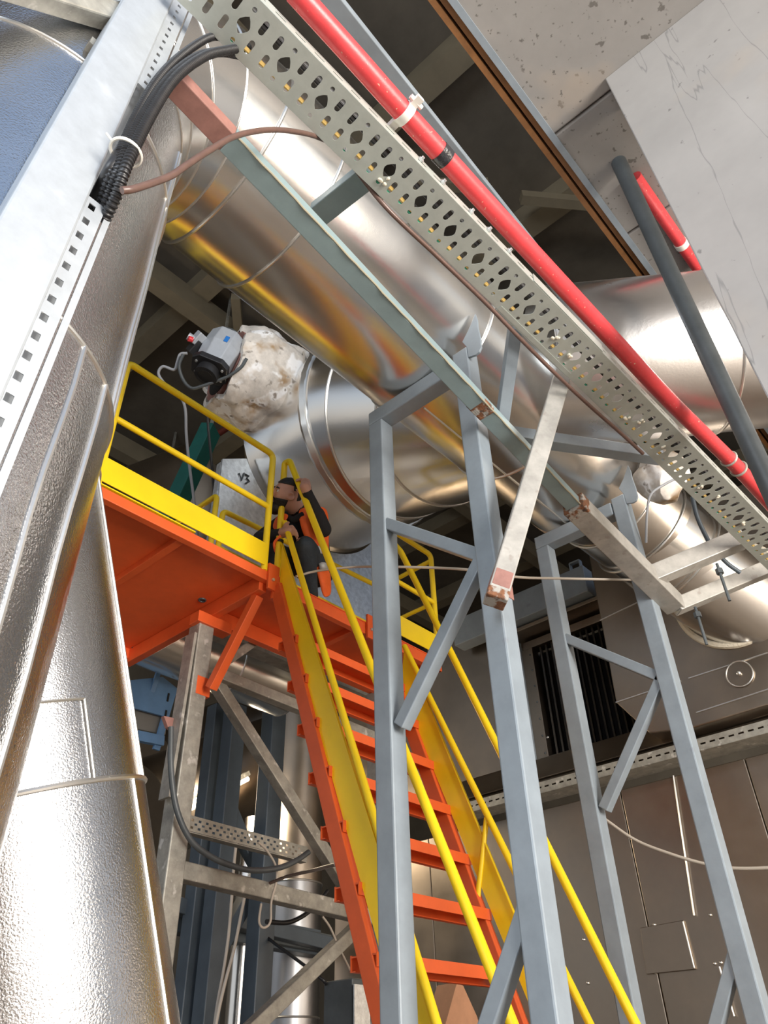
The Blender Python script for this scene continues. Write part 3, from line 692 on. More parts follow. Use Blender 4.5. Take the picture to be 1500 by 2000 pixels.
# ------------------------------------------------------------------ stairs
st = thing('orange_stairs', 'steep orange steel stairs climbing to the platform', 'stairs', (3.25, 1.9, 0))
sl_ = Vector((0, .8355, 2.376)).normalized()
def sy(z): return YN - .01 + (z - 4.27) * .8355 / 2.376
for x in (2.765, 3.745):
    obj('stringer', MB().bar((x, sy(.0) + .012, 0), (x, sy(4.24) + .012, 4.24), .05, .088, upv=(0, -1, 0)), ORANGE, st, bevel=.005)
tm = None
for i in range(13):
    z = 2.072 + .2885 * (i - 6); y = sy(z) + .03
    if z < .2: continue
    if tm is None:
        mb = MB().box((-.512, -.085, -.006), (.512, .06, 0)).box((-.512, -.09, -.05), (.512, -.085, .004)).box((-.512, .06, -.06), (.512, .065, .004)).box((-.512, .035, -.06), (.512, .06, -.055))
        o = obj('tread', mb, ORANGE, st); tm = o.data; o.matrix_parent_inverse = Matrix.Identity(4); o.location = Vector((3.255, y, z)) - st.location
    else:
        o = bpy.data.objects.new('tread', tm); link(o, st); o.matrix_parent_inverse = Matrix.Identity(4); o.location = Vector((3.255, y, z)) - st.location
def stair_rail(x, lab, ptsH, ptsM, plate, top):
    g = thing('yellow_stair_rail', lab, 'handrail', (x, 2.4, 0), 'stair handrails')
    a, b = [PX(*p, x) for p in ptsH]; d = (a - b).normalized(); b = b - d * ((b.z - .75) / d.z) if b.z > .75 else b
    if top:
        pp = PX(540, 1150, x)
        rail_tube([PX(538, 1160, x), PX(556, 905, x), a, b], .023, 'handrail', g, .03)
        obj('collar', MB().tube([PX(546, 1060, x), PX(547, 1055, x)], .026, 12), BLACK, g)
        obj('socket', MB().tube([PX(536, 1172, x), PX(541, 1130, x)], .03, 12), ORANGE, g, True)
    else:
        rail_tube([(x, YN - .05, ZD - .1), (x, YN - .05, ZT - .12), a, b], .023, 'handrail', g, .03)
    a, b = [PX(*p, x) for p in ptsM]; d = (a - b).normalized(); b = b - d * max(0, (b.z - .35) / d.z)
    obj('mid_rail', MB().tube([a, b], .02, 14), YELLOW, g, True)
    pl = [PX(*p, x) for p in plate]
    d = (pl[1] - pl[2]).normalized(); d2 = (pl[0] - pl[3]).normalized()
    q = [pl[0], pl[1], pl[2] - d * (pl[2].z - .3) / d.z, pl[3] - d2 * (pl[3].z - .3) / d2.z]
    q = q[:1] + q[1:]
    obj('kick_plate', MB().prism(q if not top else q, (.006, 0, 0)), YELLOW, g)
    obj('kick_plate_lip', MB().bar(q[1], q[2], .02, .006, upv=(0, 1, 0)), YELLOW, g)
    for z in (.7, 2.4) if not top else (.7,):
        yy = sy(z)
        obj('standard', MB().tube([(x, yy, z), (x, yy - .12, z + .42)], .016, 10), YELLOW, g, True)
stair_rail(2.765, 'left yellow handrail of the orange stairs, with its wide kick plate', [(566, 900), (985, 1960)], [(556, 1020), (650, 1330)], [(546, 1150), (551, 1062), (690, 1500), (643, 1500)], True)
stair_rail(3.745, 'right yellow handrail of the orange stairs, passing behind both grey posts', [(783, 1078), (1240, 1998)], [(790, 1262), (1000, 1690)], [(782, 1345), (790, 1262), (1000, 1773), (985, 1843)], False)


# ------------------------------------------------------------------ valve, blanket and actuator
va_ = thing('valve_blanket', 'stained white insulation blanket wrapped round the valve above the guardrail', 'insulation', (3.1, 4.3, 6.9))
c0, c1 = PD(556, 775, 7.45), PD(440, 715, 7.15)
axd = (c1 - c0); Lb = axd.length; axd.normalize()
uu_ = (cf - axd * cf.dot(axd)).normalized() * -1; vv_ = axd.cross(uu_)
NB, MBk = 72, 26; vs = []
for shell in (0, 1):
    for i in range(MBk + 1):
        t = i / MBk
        for k in range(NB):
            a = 2 * math.pi * k / NB
            r = .45 + .06 * math.sin(math.pi * t) - .05 * shell - .03 * t
            q = Vector((math.cos(a) * 1.6, math.sin(a) * 1.6, t * 2.2))
            r += .07 * mnoise.noise(q * 1.1 + Vector((3, 1, 2))) + .022 * mnoise.noise(Vector((q.x * 2.6, q.y * 2.6, q.z * 1.0))) - .030 * max(0, .25 - abs(mnoise.noise(Vector((q.x * 1.5, q.y * 1.5, q.z * .9 + q.x)) + Vector((9, 2, 4))))) * 3 + .007 * mnoise.noise(q * 7)
            tt = t + (.10 * mnoise.noise(Vector((math.cos(a) * 2, math.sin(a) * 2, 5 + 9 * t))) if i in (0, 1, MBk - 1, MBk) else 0)
            vs.append(c0 + axd * (Lb * tt) + (uu_ * math.cos(a) + vv_ * math.sin(a)) * r)
row = NB; sh_ = (MBk + 1) * NB; fs = []
for s_i in (0, 1):
    o = s_i * sh_
    fs += [(o + i * row + k, o + i * row + (k + 1) % NB, o + (i + 1) * row + (k + 1) % NB, o + (i + 1) * row + k) for i in range(MBk) for k in range(NB)]
for i in (0, MBk): fs += [(i * row + k, i * row + (k + 1) % NB, sh_ + i * row + (k + 1) % NB, sh_ + i * row + k) for k in range(NB)]
obj('wrap', MB().add(vs, fs), BLANKET, va_, True)
obj('strap', MB().ring(c0.lerp(c1, .12), axd, .475, .01, 60), ROPE, va_, True)
vb = thing('butterfly_valve', 'dark red valve body inside the white blanket, carrying the grey actuator', 'valve', (3.0, 4.3, 6.9))
obj('body', MB().tube([c0.lerp(c1, .3), c0.lerp(c1, .93)], .385, 48), PRIMER, vb, True)
obj('flange', MB().tube([c0.lerp(c1, .93), c0.lerp(c1, 1.0)], .36, 48), PRIMER, vb, True)
obj('disc', MB().tube([c0.lerp(c1, 1.0), c0.lerp(c1, 1.01)], .3, 40), DARKIN, vb)
# actuator
ac = thing('pneumatic_actuator', 'grey actuator with black end cap and small blue sticker, left of the white blanket', 'actuator', (2.7, 4.3, 7.0))
A0, A1 = PD(413, 716, 6.78), PD(446, 664, 7.0)
aa = (A1 - A0).normalized()
w1 = (PD(452, 735, 6.9) - PD(392, 706, 6.9)); w1 = (w1 - aa * w1.dot(aa)).normalized(); w2 = aa.cross(w1)
def octo(c, r1, r2, ch=.45):
    p = []
    for (x, y) in ((1, ch), (ch, 1), (-ch, 1), (-1, ch), (-1, -ch), (-ch, -1), (ch, -1), (1, -ch)): p.append(c + w1 * x * r1 + w2 * y * r2)
    return p
def ofs(nm, stations, m, lab=None):
    mb = MB(); vs = []; ns = len(stations)
    for st_ in stations: vs += octo(*st_)
    fs = [(i * 8 + k, i * 8 + (k + 1) % 8, (i + 1) * 8 + (k + 1) % 8, (i + 1) * 8 + k) for i in range(ns - 1) for k in range(8)] + [tuple(range(8)), tuple((ns - 1) * 8 + k for k in range(8))]
    return obj(nm, mb.add(vs, fs), m, ac, bevel=.008, label=lab)
LA = (A1 - A0).length
ofs('housing', [(A0 + aa * .0, .15, .13), (A0 + aa * LA * .55, .165, .15), (A1, .155, .14), (A1 + aa * .03, .11, .10)], ACTGREY)
ecap_ = ofs('end_cap', [(A0 - aa * .055, .165, .145, .6), (A0 + aa * .005, .165, .145, .6)], BLACK, 'black end cap')
obj('cap_ring', MB().tube([A0 - aa * .05, A0 - aa * .13], .105, 24), BLACK, ac, True)
obj('cap_hole', MB().tube([A0 - aa * .128, A0 - aa * .134], .07, 20), DARKIN, ac)
for (x, y) in ((.8, .55), (-.8, .55), (.8, -.55), (-.8, -.55)):
    p = A0 - aa * .056 + w1 * x * .15 + w2 * y * .12; obj('bolt', MB().tube([p, p - aa * .012], .012, 8), GALV, ecap_)
obj('top_cap', MB().tube([A1 + aa * .02, A1 + aa * .055], [.12, .10], 24), RUBBER, ac, True)
sg = -1 if w2.dot(cf) > 0 else 1
p = A0.lerp(A1, .62) + w2 * sg * .152 + w1 * .03
obj('sticker', MB().bar(p - aa * .035, p + aa * .035, .035, .006, upv=w2), BLUESTK, ac)
obj('mounting_bracket', MB().bar(PD(462, 682, 7.15), PD(500, 655, 7.25), .06, .1), GALV_OLD, ac, bevel=.004)
obj('shaft_block', MB().bar(A0.lerp(A1, .45) + w1 * .12, c1, .16, .2), PRIMER, ac, bevel=.01)
pz = thing('solenoid_valve', 'small grey and black solenoid valve with a red knob, left of the actuator', 'valve', PD(380, 672, 6.9))
obj('body', MB().bar(PD(372, 690, 6.85), PD(392, 668, 6.85), .09, .1), BLACK, pz, bevel=.006)
obj('head', MB().bar(PD(378, 672, 6.83), PD(396, 652, 6.83), .08, .09), ACTGREY, pz, bevel=.008)
obj('coil', MB().tube([PD(385, 668, 6.83), PD(367, 656, 6.8)], .035, 14), ACTGREY, pz, True)
obj('knob', MB().tube([PD(376, 664, 6.78), PD(368, 661, 6.76)], .026, 14), REDKNOB, pz, True)
obj('nipple', MB().tube([PD(392, 688, 6.85), PD(406, 690, 6.85)], .03, 12), mat('brass', (.6, .48, .28), .8, .4), pz, True)
def cable(nm, pts, r, m, lab, cat='cable', per=10):
    return tag(obj(nm, MB().tube(spline(pts, per), r, 10), m, smooth=True), lab, cat)
cable('grey_cable', [PD(*p, 6.8) for p in ((366, 690), (352, 692), (346, 708), (340, 722), (318, 716), (310, 732), (330, 758), (352, 775), (362, 800), (364, 850), (370, 910), (378, 970), (384, 1030), (388, 1085))], .013, GREYCABLE, 'grey cable hanging from the solenoid valve down past the guardrail')
cable('grey_air_hose', [PD(*p, 6.75) for p in ((358, 692), (350, 715), (358, 742), (374, 758), (395, 754), (420, 745), (445, 735), (470, 718), (482, 700))], .015, RUBBER, 'dark hose curling under the actuator to the white blanket')
cable('black_cable', [PD(*p, 6.9) for p in ((404, 800), (408, 850), (413, 900), (418, 960), (421, 1020), (421, 1080))], .012, BLACK, 'black cable hanging straight down behind the guardrail')
gb_ = thing('green_steel_brace', 'dark green steel brace in the gap behind the left guardrail', 'brace', (3.6, 6.2, 7))
obj('bar', MB().bar(PD(412, 838, 9.2), PD(322, 1032, 8.4), .24, .16), GREENP, gb_, bevel=.01)
gt_ = PD(412, 838, 9.2)
obj('hanger_rod', MB().bar(gt_, (gt_.x, gt_.y, 10.6), .03, .03), GALV_OLD, gb_)
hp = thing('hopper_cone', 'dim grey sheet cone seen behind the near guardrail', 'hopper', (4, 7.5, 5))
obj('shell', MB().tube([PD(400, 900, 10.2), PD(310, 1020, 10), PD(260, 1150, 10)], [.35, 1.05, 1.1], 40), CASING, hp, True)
cp = thing('red_branch_pipe', 'thin dark red pipe under the roof behind the left guardrail', 'pipe', (6, 9, 9))
obj('hanger_rod', MB().bar(PZ(330, 915, 9.8), PZ(330, 915, 9.8) + Vector((0, 0, .8)), .03, .03), GALV_OLD, cp)
obj('pipe_run', MB().tube([PZ(250, 965, 9.8), PZ(460, 825, 9.8), PZ(640, 690, 9.8)], .05, 10), mat('dark_red_paint', (.16, .03, .02), 0, .5), cp, True)

# ------------------------------------------------------------------ person crouching at the stair top
pr = thing('person', 'bearded person in black hoodie and orange vest crouching at the stair top, holding the rail', 'person', (3.15, 3.45, ZD))
DP = 5.45
J = {}
def jn(n_, px, py, d, r): J[n_] = (PD(px, py, d), r)
jn('pelvis', 617, 1115, 5.66, .125); jn('waist', 612, 1080, 5.64, .125); jn('chest', 602, 1035, 5.58, .135); jn('neckbase', 588, 1004, 5.52, .075); jn('neck', 574, 990, 5.47, .058); jn('skull', 562, 965, 5.45, .075)
jn('lhip', 628, 1118, 5.60, .095); jn('lknee', 596, 1068, 5.26, .075); jn('lank', 606, 1146, 5.30, .052); jn('lheel', 609, 1163, 5.31, .045); jn('ltoe', 574, 1160, 5.26, .036)
jn('rhip', 602, 1112, 5.70, .095); jn('rknee', 518, 1072, 5.44, .075); jn('rank', 548, 1142, 5.48, .052); jn('rheel', 552, 1158, 5.5, .045); jn('rtoe', 520, 1146, 5.42, .036)
jn('lsh', 616, 1008, 5.46, .072); jn('lel', 632, 1034, 5.30, .056); jn('lwr', 602, 966, 5.24, .036); jn('lhand', 595, 950, 5.225, .036)
jn('rsh', 562, 1016, 5.62, .070); jn('rel', 508, 1052, 5.50, .054); jn('rwr', 548, 1042, 5.26, .036); jn('rhand', 563, 1038, 5.22, .036)
E_ = [('pelvis', 'waist'), ('waist', 'chest'), ('chest', 'neckbase'), ('neckbase', 'neck'), ('neck', 'skull'), ('pelvis', 'lhip'), ('lhip', 'lknee'), ('lknee', 'lank'), ('lank', 'lheel'), ('lheel', 'ltoe'),
      ('pelvis', 'rhip'), ('rhip', 'rknee'), ('rknee', 'rank'), ('rank', 'rheel'), ('rheel', 'rtoe'), ('chest', 'lsh'), ('lsh', 'lel'), ('lel', 'lwr'), ('lwr', 'lhand'), ('chest', 'rsh'), ('rsh', 'rel'), ('rel', 'rwr'), ('rwr', 'rhand')]
def capsules(joints, edges):
    m = MB()
    for a, b in edges:
        (p, r), (q, r2) = joints[a], joints[b]
        m.tube([p.lerp(q, t) for t in (0, .25, .5, .75, 1)], [r + (r2 - r) * t for t in (0, .25, .5, .75, 1)], 18)
    for n_ in joints: m.sphere(joints[n_][0], joints[n_][1], 10)
    me = bpy.data.meshes.new('c'); me.from_pydata(m.v, [], m.f)
    b_ = bmesh.new(); b_.from_mesh(me); bmesh.ops.recalc_face_normals(b_, faces=b_.faces); b_.to_mesh(me); b_.free(); return me
parts = [capsules(J, E_)]
# head: faces image-left, tilted up
hc = PD(561, 967, 5.45)
fwd = (-cr * .86 - cf * .36 - cd * .22).normalized(); hup = (-cd + cr * .10); hup = (hup - fwd * hup.dot(fwd)).normalized(); hsd = fwd.cross(hup)  # hsd: person's right
def H(f, s_, u): return hc + fwd * f + hsd * s_ + hup * u
hv = []; NH = 28; MH = 20
for i in range(1, MH):
    th = math.pi * i / MH; z = math.cos(th)
    for k in range(NH):
        a = 2 * math.pi * k / NH; x, y = math.sin(th) * math.cos(a), math.sin(th) * math.sin(a)
        f, s_, u = x * .098, y * .077, z * .118
        if z < -.1: f += (.018 if x > 0 else .022) * (-z) * (1 if x > 0 else .6); s_ *= 1 - .28 * (-z - .1)
        if x > .6 and abs(y) < .5:   # face plane, brow, eye sockets
            f -= .012 * math.exp(-((u - .012) / .014) ** 2) * math.exp(-((abs(s_) - .03) / .014) ** 2)
            f += .006 * math.exp(-((u - .034) / .012) ** 2)
        hv.append(H(f, s_, u))
hv = [H(0, 0, .118)] + hv + [H(.01, 0, -.118)]
fs = [(0, 1 + k, 1 + (k + 1) % NH) for k in range(NH)] + [(1 + i * NH + k, 1 + (i + 1) * NH + k, 1 + (i + 1) * NH + (k + 1) % NH, 1 + i * NH + (k + 1) % NH) for i in range(MH - 2) for k in range(NH)] + [(len(hv) - 1, 1 + (MH - 2) * NH + (k + 1) % NH, 1 + (MH - 2) * NH + k) for k in range(NH)]
hm = MB().add(hv, fs)
hm.tube([H(.088, 0, .03), H(.105, 0, .005), H(.122, 0, -.018), H(.098, 0, -.03)], [.008, .011, .016, .012], 10)   # nose
hm.tube([H(.094, -.022, -.05), H(.101, 0, -.048), H(.094, .022, -.05)], [.006, .009, .006], 8)                    # lips
for q in (-1, 1):
    hm.ring(H(-.008, q * .079, -.005), hsd + fwd * .3 * q, .024, .009, 16, 6); hm.sphere(H(-.006, q * .077, -.022), (.014, .014, .014), 6)
me_h = bpy.data.meshes.new('h'); me_h.from_pydata(hm.v, [], hm.f)
bmh = bmesh.new(); bmh.from_mesh(me_h); bmesh.ops.recalc_face_normals(bmh, faces=bmh.faces); bmh.to_mesh(me_h); bmh.free()
parts.append(me_h)
# hands: left closes on the left stair rail, right rests on the knee
ra_, rb_ = PX(566, 900, 2.765), PX(985, 1960, 2.765); rdv = (rb_ - ra_).normalized()
hp_ = ra_ + rdv * ((PX(588, 950, 2.765) - ra_).dot(rdv))
ou = (J['lwr'][0] - hp_); ou = (ou - rdv * ou.dot(rdv)).normalized(); ov = rdv.cross(ou)
hand = MB()
hand.tube([J['lwr'][0], hp_ + ou * .052 + rdv * .004, hp_ + ou * .046 - rdv * .002], [.032, .036, .034], 14)
for q in range(4):
    off = rdv * (.034 - .022 * q); pts = []
    for k in range(8):
        a = (-.1 + 3.5 * k / 7) * (-1); rad = .034
        pts.append(hp_ + off + (ou * math.cos(a) + ov * math.sin(a)) * rad)
    pts = [hp_ + ou * .05 + off * .8] + pts[: (8 if q in (1, 2) else 7)]
    hand.tube(pts, [.011] + [.0105 - .0004 * k for k in range(len(pts) - 1)], 10)
pts = [hp_ + ou * .048 - rdv * .03] + [hp_ - rdv * .045 + (ou * math.cos(a) + ov * math.sin(a)) * .034 for a in (.3, .9, 1.5)]
hand.tube(pts, [.014, .013, .012, .010], 10)
rw, rh = J['rwr'][0], J['rhand'][0]; dh = (rh - rw).normalized()
fan = (cd - dh * cd.dot(dh)).normalized(); nrm = dh.cross(fan)
hand.tube([rw, rw + dh * .05, rw + dh * .085], [.032, .036, .033], 14)
for q in range(4):
    b0 = rw + dh * .085 + fan * (.028 - .019 * q)
    L1 = (.036, .042, .038, .03)[q]
    hand.tube([b0 - dh * .02, b0 + dh * L1, b0 + dh * L1 * 1.55 + cd * .018, b0 + dh * L1 * 1.75 + cd * .045], [.011, .0105, .0095, .008], 10)
hand.tube([rw + dh * .03 - fan * .025, rw + dh * .06 - fan * .055, rw + dh * .095 - fan * .06], [.014, .012, .009], 10)
me_d = bpy.data.meshes.new('d'); me_d.from_pydata(hand.v, [], hand.f)
bmh = bmesh.new(); bmh.from_mesh(me_d); bmesh.ops.recalc_face_normals(bmh, faces=bmh.faces); bmh.to_mesh(me_d); bmh.free()
parts.append(me_d)
bmj = bmesh.new()
for p_ in parts: bmj.from_mesh(p_)
mj = bpy.data.meshes.new('j'); bmj.to_mesh(mj); bmj.free()
oj = bpy.data.objects.new('j', mj); COL.objects.link(oj)
rm = oj.modifiers.new('r', 'REMESH'); rm.mode = 'VOXEL'; rm.voxel_size = .0062; rm.use_smooth_shade = True
sm = oj.modifiers.new('s', 'SMOOTH'); sm.factor = .5; sm.iterations = 4
body = eval_mesh(oj); bpy.data.objects.remove(oj)
bo = obj('body', body, [HOODIE, JEANS, SKIN, SHOE], pr, smooth=True)
def seg_d(p, a, b):
    ab = b - a; t = max(0, min(1, (p - a).dot(ab) / ab.dot(ab))); return (p - a - ab * t).length - .0
segs = []
for a, b in E_:
    k = 0
    if a in ('lhip', 'rhip', 'lknee', 'rknee') or b in ('lhip', 'rhip'): k = 1
    if a in ('lank', 'rank', 'lheel', 'rheel'): k = 3
    if b in ('neck', 'skull') or b in ('lhand', 'rhand') : k = 2
    if a in ('neckbase',): k = 2
    segs.append((J[a][0], J[b][0], k, (J[a][1] + J[b][1]) / 2))
mi = []
for f in bo.data.polygons:
    p = f.center
    if (p - hc).length < .135 or (p - hp_).length < .075 or (p - (rw + dh * .09)).length < .085: mi.append(2); continue
    mi.append(min(segs, key=lambda s_: seg_d(p, s_[0], s_[1]) - s_[3] * .9)[2])
bo.data.polygons.foreach_set('material_index', mi)
# eyes, hair, beard
for q in (-1, 1):
    obj('eye', MB().sphere(H(.079, q * .031, .012), .0105, 8).sphere(H(.086, q * .031, .014), .0055, 6, 1), [EYEW, HAIR], pr, True)
    obj('eyebrow', MB().tube([H(.091, q * .014, .032), H(.092, q * .034, .037), H(.078, q * .053, .031)], [.004, .006, .003], 8), HAIR, pr, True)
def shell(test, grow, nm):
    bmx = bmesh.new(); bmx.from_mesh(me_h)
    bmesh.ops.delete(bmx, geom=[v for v in bmx.verts if not test(*[(v.co - hc).dot(a) for a in (fwd, hsd, hup)])], context='VERTS')
    bmesh.ops.subdivide_edges(bmx, edges=bmx.edges[:], cuts=1, use_grid_fill=True)
    for v in bmx.verts:
        d_ = v.co - hc; v.co = hc + d_ * (1 + grow + .035 * mnoise.noise(v.co * 60))
    mx_ = bpy.data.meshes.new(nm); bmx.to_mesh(mx_); bmx.free()
    o = obj(nm, mx_, HAIR, pr, smooth=True); s_ = o.modifiers.new('t', 'SOLIDIFY'); s_.thickness = .012; s_.offset = -1
    return o
shell(lambda f, s_, u: (u > .062 + .0 * f and f > -.02) or (f < -.012 and u > -.055 and not (abs(s_) > .045 and f > -.045 and u < .03)) or (u > .075), .075, 'hair')
shell(lambda f, s_, u: u < -.032 and f > .0 and not (f > .088 and abs(s_) < .028 and -.056 < u < -.044) and f < .115, .10, 'beard')
obj('beard_tip', MB().sphere(H(.062, 0, -.112), (.05, .05, .042), 10), HAIR, pr, True)
obj('moustache', MB().tube([H(.085, -.034, -.05), H(.1, -.012, -.038), H(.103, 0, -.037), H(.1, .012, -.038), H(.085, .034, -.05)], [.004, .007, .006, .007, .004], 8), HAIR, pr, True)
# open hi-vis vest: left front/side panel, right front panel, back
def panel(nm, rows, m, th=.012, par=None, sub=2):
    mb = MB(); k = len(rows[0]); vs = [PD(*p) for r_ in rows for p in r_]
    fs = [(i * k + j, i * k + j + 1, (i + 1) * k + j + 1, (i + 1) * k + j) for i in range(len(rows) - 1) for j in range(k - 1)]
    o = obj(nm, mb.add(vs, fs), m, par, smooth=True)
    s_ = o.modifiers.new('t', 'SOLIDIFY'); s_.thickness = th; s_.offset = 0
    u_ = o.modifiers.new('u', 'SUBSURF'); u_.levels = sub; u_.render_levels = sub
    return o
vst = panel('vest', [[(582, 994, 5.42), (595, 990, 5.40), (614, 986, 5.46), (638, 990, 5.56)],
                     [(583, 1012, 5.36), (594, 1012, 5.33), (612, 1012, 5.40), (643, 1006, 5.56)],
                     [(590, 1040, 5.34), (603, 1040, 5.31), (620, 1042, 5.38), (644, 1040, 5.56)],
                     [(600, 1062, 5.34), (612, 1062, 5.33), (626, 1064, 5.40), (642, 1068, 5.56)],
                     [(612, 1095, 5.36), (622, 1095, 5.36), (634, 1096, 5.42), (644, 1098, 5.56)],
                     [(622, 1130, 5.38), (630, 1130, 5.38), (640, 1130, 5.44), (646, 1130, 5.56)],
                     [(630, 1166, 5.40), (636, 1168, 5.40), (642, 1167, 5.44), (648, 1160, 5.55)]], VEST, par=pr)
panel('vest_panel', [[(548, 1002, 5.42), (558, 1002, 5.36), (566, 1006, 5.36)], [(536, 1012, 5.44), (548, 1014, 5.36), (558, 1018, 5.34)], [(530, 1034, 5.46), (540, 1036, 5.40), (550, 1038, 5.38)]], VEST, par=pr)
panel('reflective_band', [[(611, 1068, 5.325), (622, 1066, 5.335), (632, 1068, 5.395)], [(616, 1080, 5.33), (626, 1081, 5.34), (635, 1082, 5.40)]], REFL, par=vst, sub=0, th=.02)
panel('reflective_band', [[(622, 1100, 5.35), (630, 1098, 5.36), (638, 1100, 5.41)], [(625, 1113, 5.355), (632, 1114, 5.365), (640, 1114, 5.415)]], REFL, par=vst, sub=0, th=.02)
obj('hood_collar', MB().tube([PD(x, y, d) for x, y, d in ((556, 1008, 5.40), (572, 1016, 5.38), (590, 1008, 5.38), (600, 994, 5.46))], [.02, .026, .028, .02], 12), HOODIE, pr, True)
tag(obj('orange_strap', MB().tube(spline([PD(*p, 5.2) for p in ((548, 1046), (536, 1060), (538, 1076), (544, 1082))], 8), .009, 8), VEST, smooth=True), 'orange strap hanging from the crouching person\'s right hand', 'strap')

# ------------------------------------------------------------------ thin ropes
cable('tie_rope', [PD(*p) for p in ((578, 1126, 5.0), (610, 1117, 5.1), (650, 1111, 5.1), (700, 1107, 5.1), (755, 1107, 4.7), (850, 1109, 4.6), (925, 1114, 4.4), (1010, 1127, 4.6), (1100, 1130, 4.9), (1250, 1133, 5.2), (1275, 1135, 5.3))], .008, ROPE, 'pale rope strung across from the stairs to the tower at right', 'rope')
cable('grey_wire', [PX(*p, 5.6) for p in ((1176, 1596), (1240, 1640), (1310, 1668), (1380, 1688), (1440, 1696), (1530, 1694))], .011, ROPE, 'pale slack cable hanging across the lower right casing', 'cable')
# right hose and thin red pipe under the slab
dh_ = thing('dark_drop_pipe', 'dark grey plastic pipe descending at right in front of the concrete wall', 'pipe', (2.8, .48, 4))
a, b = PY(1203, 305, .50), PY(1520, 985, .47)
obj('pipe_run', MB().tube([a, b], .047, 20), RUBBER, dh_, True)
dd_ = (b - a).normalized()
obj('end_collar', MB().tube([a - dd_ * .05, a + dd_ * .03], .054, 20), BLACK, dh_, True)
obj('hose_clamp', MB().ring(a + dd_ * .04, dd_, .049, .006, 20), GALV, dh_, True)
sr = thing('thin_red_pipe', 'thinner red pipe under the slab beside the dark drop pipe', 'pipe', (3, .47, 6))
a, b = PZ(1240, 345, ZS - .045), PZ(1362, 522, ZS - .045)
obj('pipe_run', MB().tube([a, b], .04, 18), REDP, sr, True)
m_ = a.lerp(b, .70); obj('clamp', MB().tube([m_, m_.lerp(b, .16)], .046, 18), WHITEPL, sr, True)

# ------------------------------------------------------------------ sheet-metal filter casing at right
fc = thing('filter_casing', 'tall brownish sheet-metal filter casing with a dark louver at lower right', 'machine casing', (6.5, 2.5, 0))
def poly_x(nm, pts, x, th, m, bev=.004, lab=None):
    P = [PX(px, py, x) for (px, py) in pts]; return obj(nm, MB().prism(P, (th, 0, 0)), m, fc, bevel=bev, label=lab)
# lower casing panels, 1.1 m wide
ys = [-1.6, -.2, .95, 1.83, 2.9, 3.9, 5.0, 6.3]
for a, b in zip(ys, ys[1:]):
    for (z0, z1) in ((0, 1.9), (1.906, 3.60)):
        obj('panel', MB().box((6.3, a + .004, z0), (6.36, b - .004, z1)), CASING, fc, bevel=.006)
pc = [PX(px, py, 6.28) for px, py in ((1250, 1812), (1335, 1797), (1358, 1893), (1262, 1903))]
obj('cover_patch', MB().prism(pc, (.02, 0, 0)), CASING, fc, bevel=.004)
for (p, q) in (((1315, 1515), (1356, 1788)), ((1334, 1800), (1356, 1890)), ((1405, 1888), (1434, 1985))):
    obj('seam_bead', MB().tube([PX(*p, 6.285), PX(*q, 6.285)], .008, 6), BEAD, fc)
for (px, py) in ((1278, 1806), (1280, 1900), (1396, 1882), (1408, 1880), (1148, 1920), (1140, 1835), (1182, 1825), (1387, 1787), (1070, 1440), (1355, 1890)):
    obj('rivet', MB().sphere(PX(px, py, 6.295), .012, 6), BEAD, fc, True)
# slotted frame angle
za = PX(1275, 1490, 6.05).z
fy0, fy1 = -1.6, 4.6
hs = [rect(x, .045, .022, .007) for x in np.arange(.1, fy1 - fy0 - .1, .075)]
perforated('slotted_angle', fy1 - fy0, .09, hs, .004, (Vector((6.05, fy0, za)), Vector((0, 1, 0)), Vector((0, 0, 1)), Vector((1, 0, 0))), GALV_OLD, fc)
obj('angle_flange', MB().box((6.05, fy0, za - .004), (6.3, fy1, za)), GALV_OLD, fc)
obj('ledge', MB().prism([(6.05, fy0, za + .09), (6.12, fy0, za + .13), (6.3, fy0, za + .13), (6.3, fy0, za + .05), (6.05, fy0, za + .05)], (0, fy1 - fy0, 0)), CASING, fc, bevel=.004)
obj('ledge', MB().prism([(6.1, fy0, za + .14), (6.22, fy0, za + .36), (6.4, fy0, za + .36), (6.4, fy0, za + .14)], (0, fy1 - fy0, 0)), CASING, fc, bevel=.006)
# louver opening
lx = 6.42
y0_, y1_ = PX(1275, 1430, lx).y, PX(1042, 1270, lx).y; z0_, z1_ = za + .34, PX(1110, 1240, lx).z
obj('louver_back', MB().box((lx + .16, y0_ - .8, z0_), (lx + .18, y1_ + .05, z1_)), DARKIN, fc)
ns = 26
for i in range(ns):
    y = y1_ - .06 - (y1_ + .2 - y0_ + .5) * i / ns
    obj('louver_slat', MB().prism([(lx + .02, y, z0_), (lx + .03, y - .014, z0_), (lx + .13, y + .02, z0_), (lx + .12, y + .034, z0_)], (0, 0, z1_ - z0_)), LOUV, fc)
obj('louver_frame', MB().box((lx - .03, y0_ - .8, z1_), (lx + .12, y1_ + .1, z1_ + .08)), CASING, fc, bevel=.004)
obj('louver_frame', MB().box((lx - .03, y1_, z0_), (lx + .12, y1_ + .13, z1_)), CASING, fc, bevel=.004)
for k in range(7): obj('rivet', MB().sphere((lx - .032, y1_ + .03, z0_ + .12 + .17 * k), .01, 6), RUBBER, fc, True)
obj('eave_plate', MB().prism([(6.2, y0_ - .9, z1_ + .12), (6.2, y0_ - .9, z1_ + .16), (lx + .1, y0_ - .9, z1_ + .22), (lx + .1, y0_ - .9, z1_ + .10)], (0, y1_ + .2 - y0_ + .9, 0)), CASING, fc, bevel=.004)
obj('lintel', MB().box((6.12, 2.72, z1_ + .20), (6.3, 4.35, z1_ + .50)), GREY, fc, bevel=.008)
p = PX(1128, 1118, 6.15)
lp = MB()
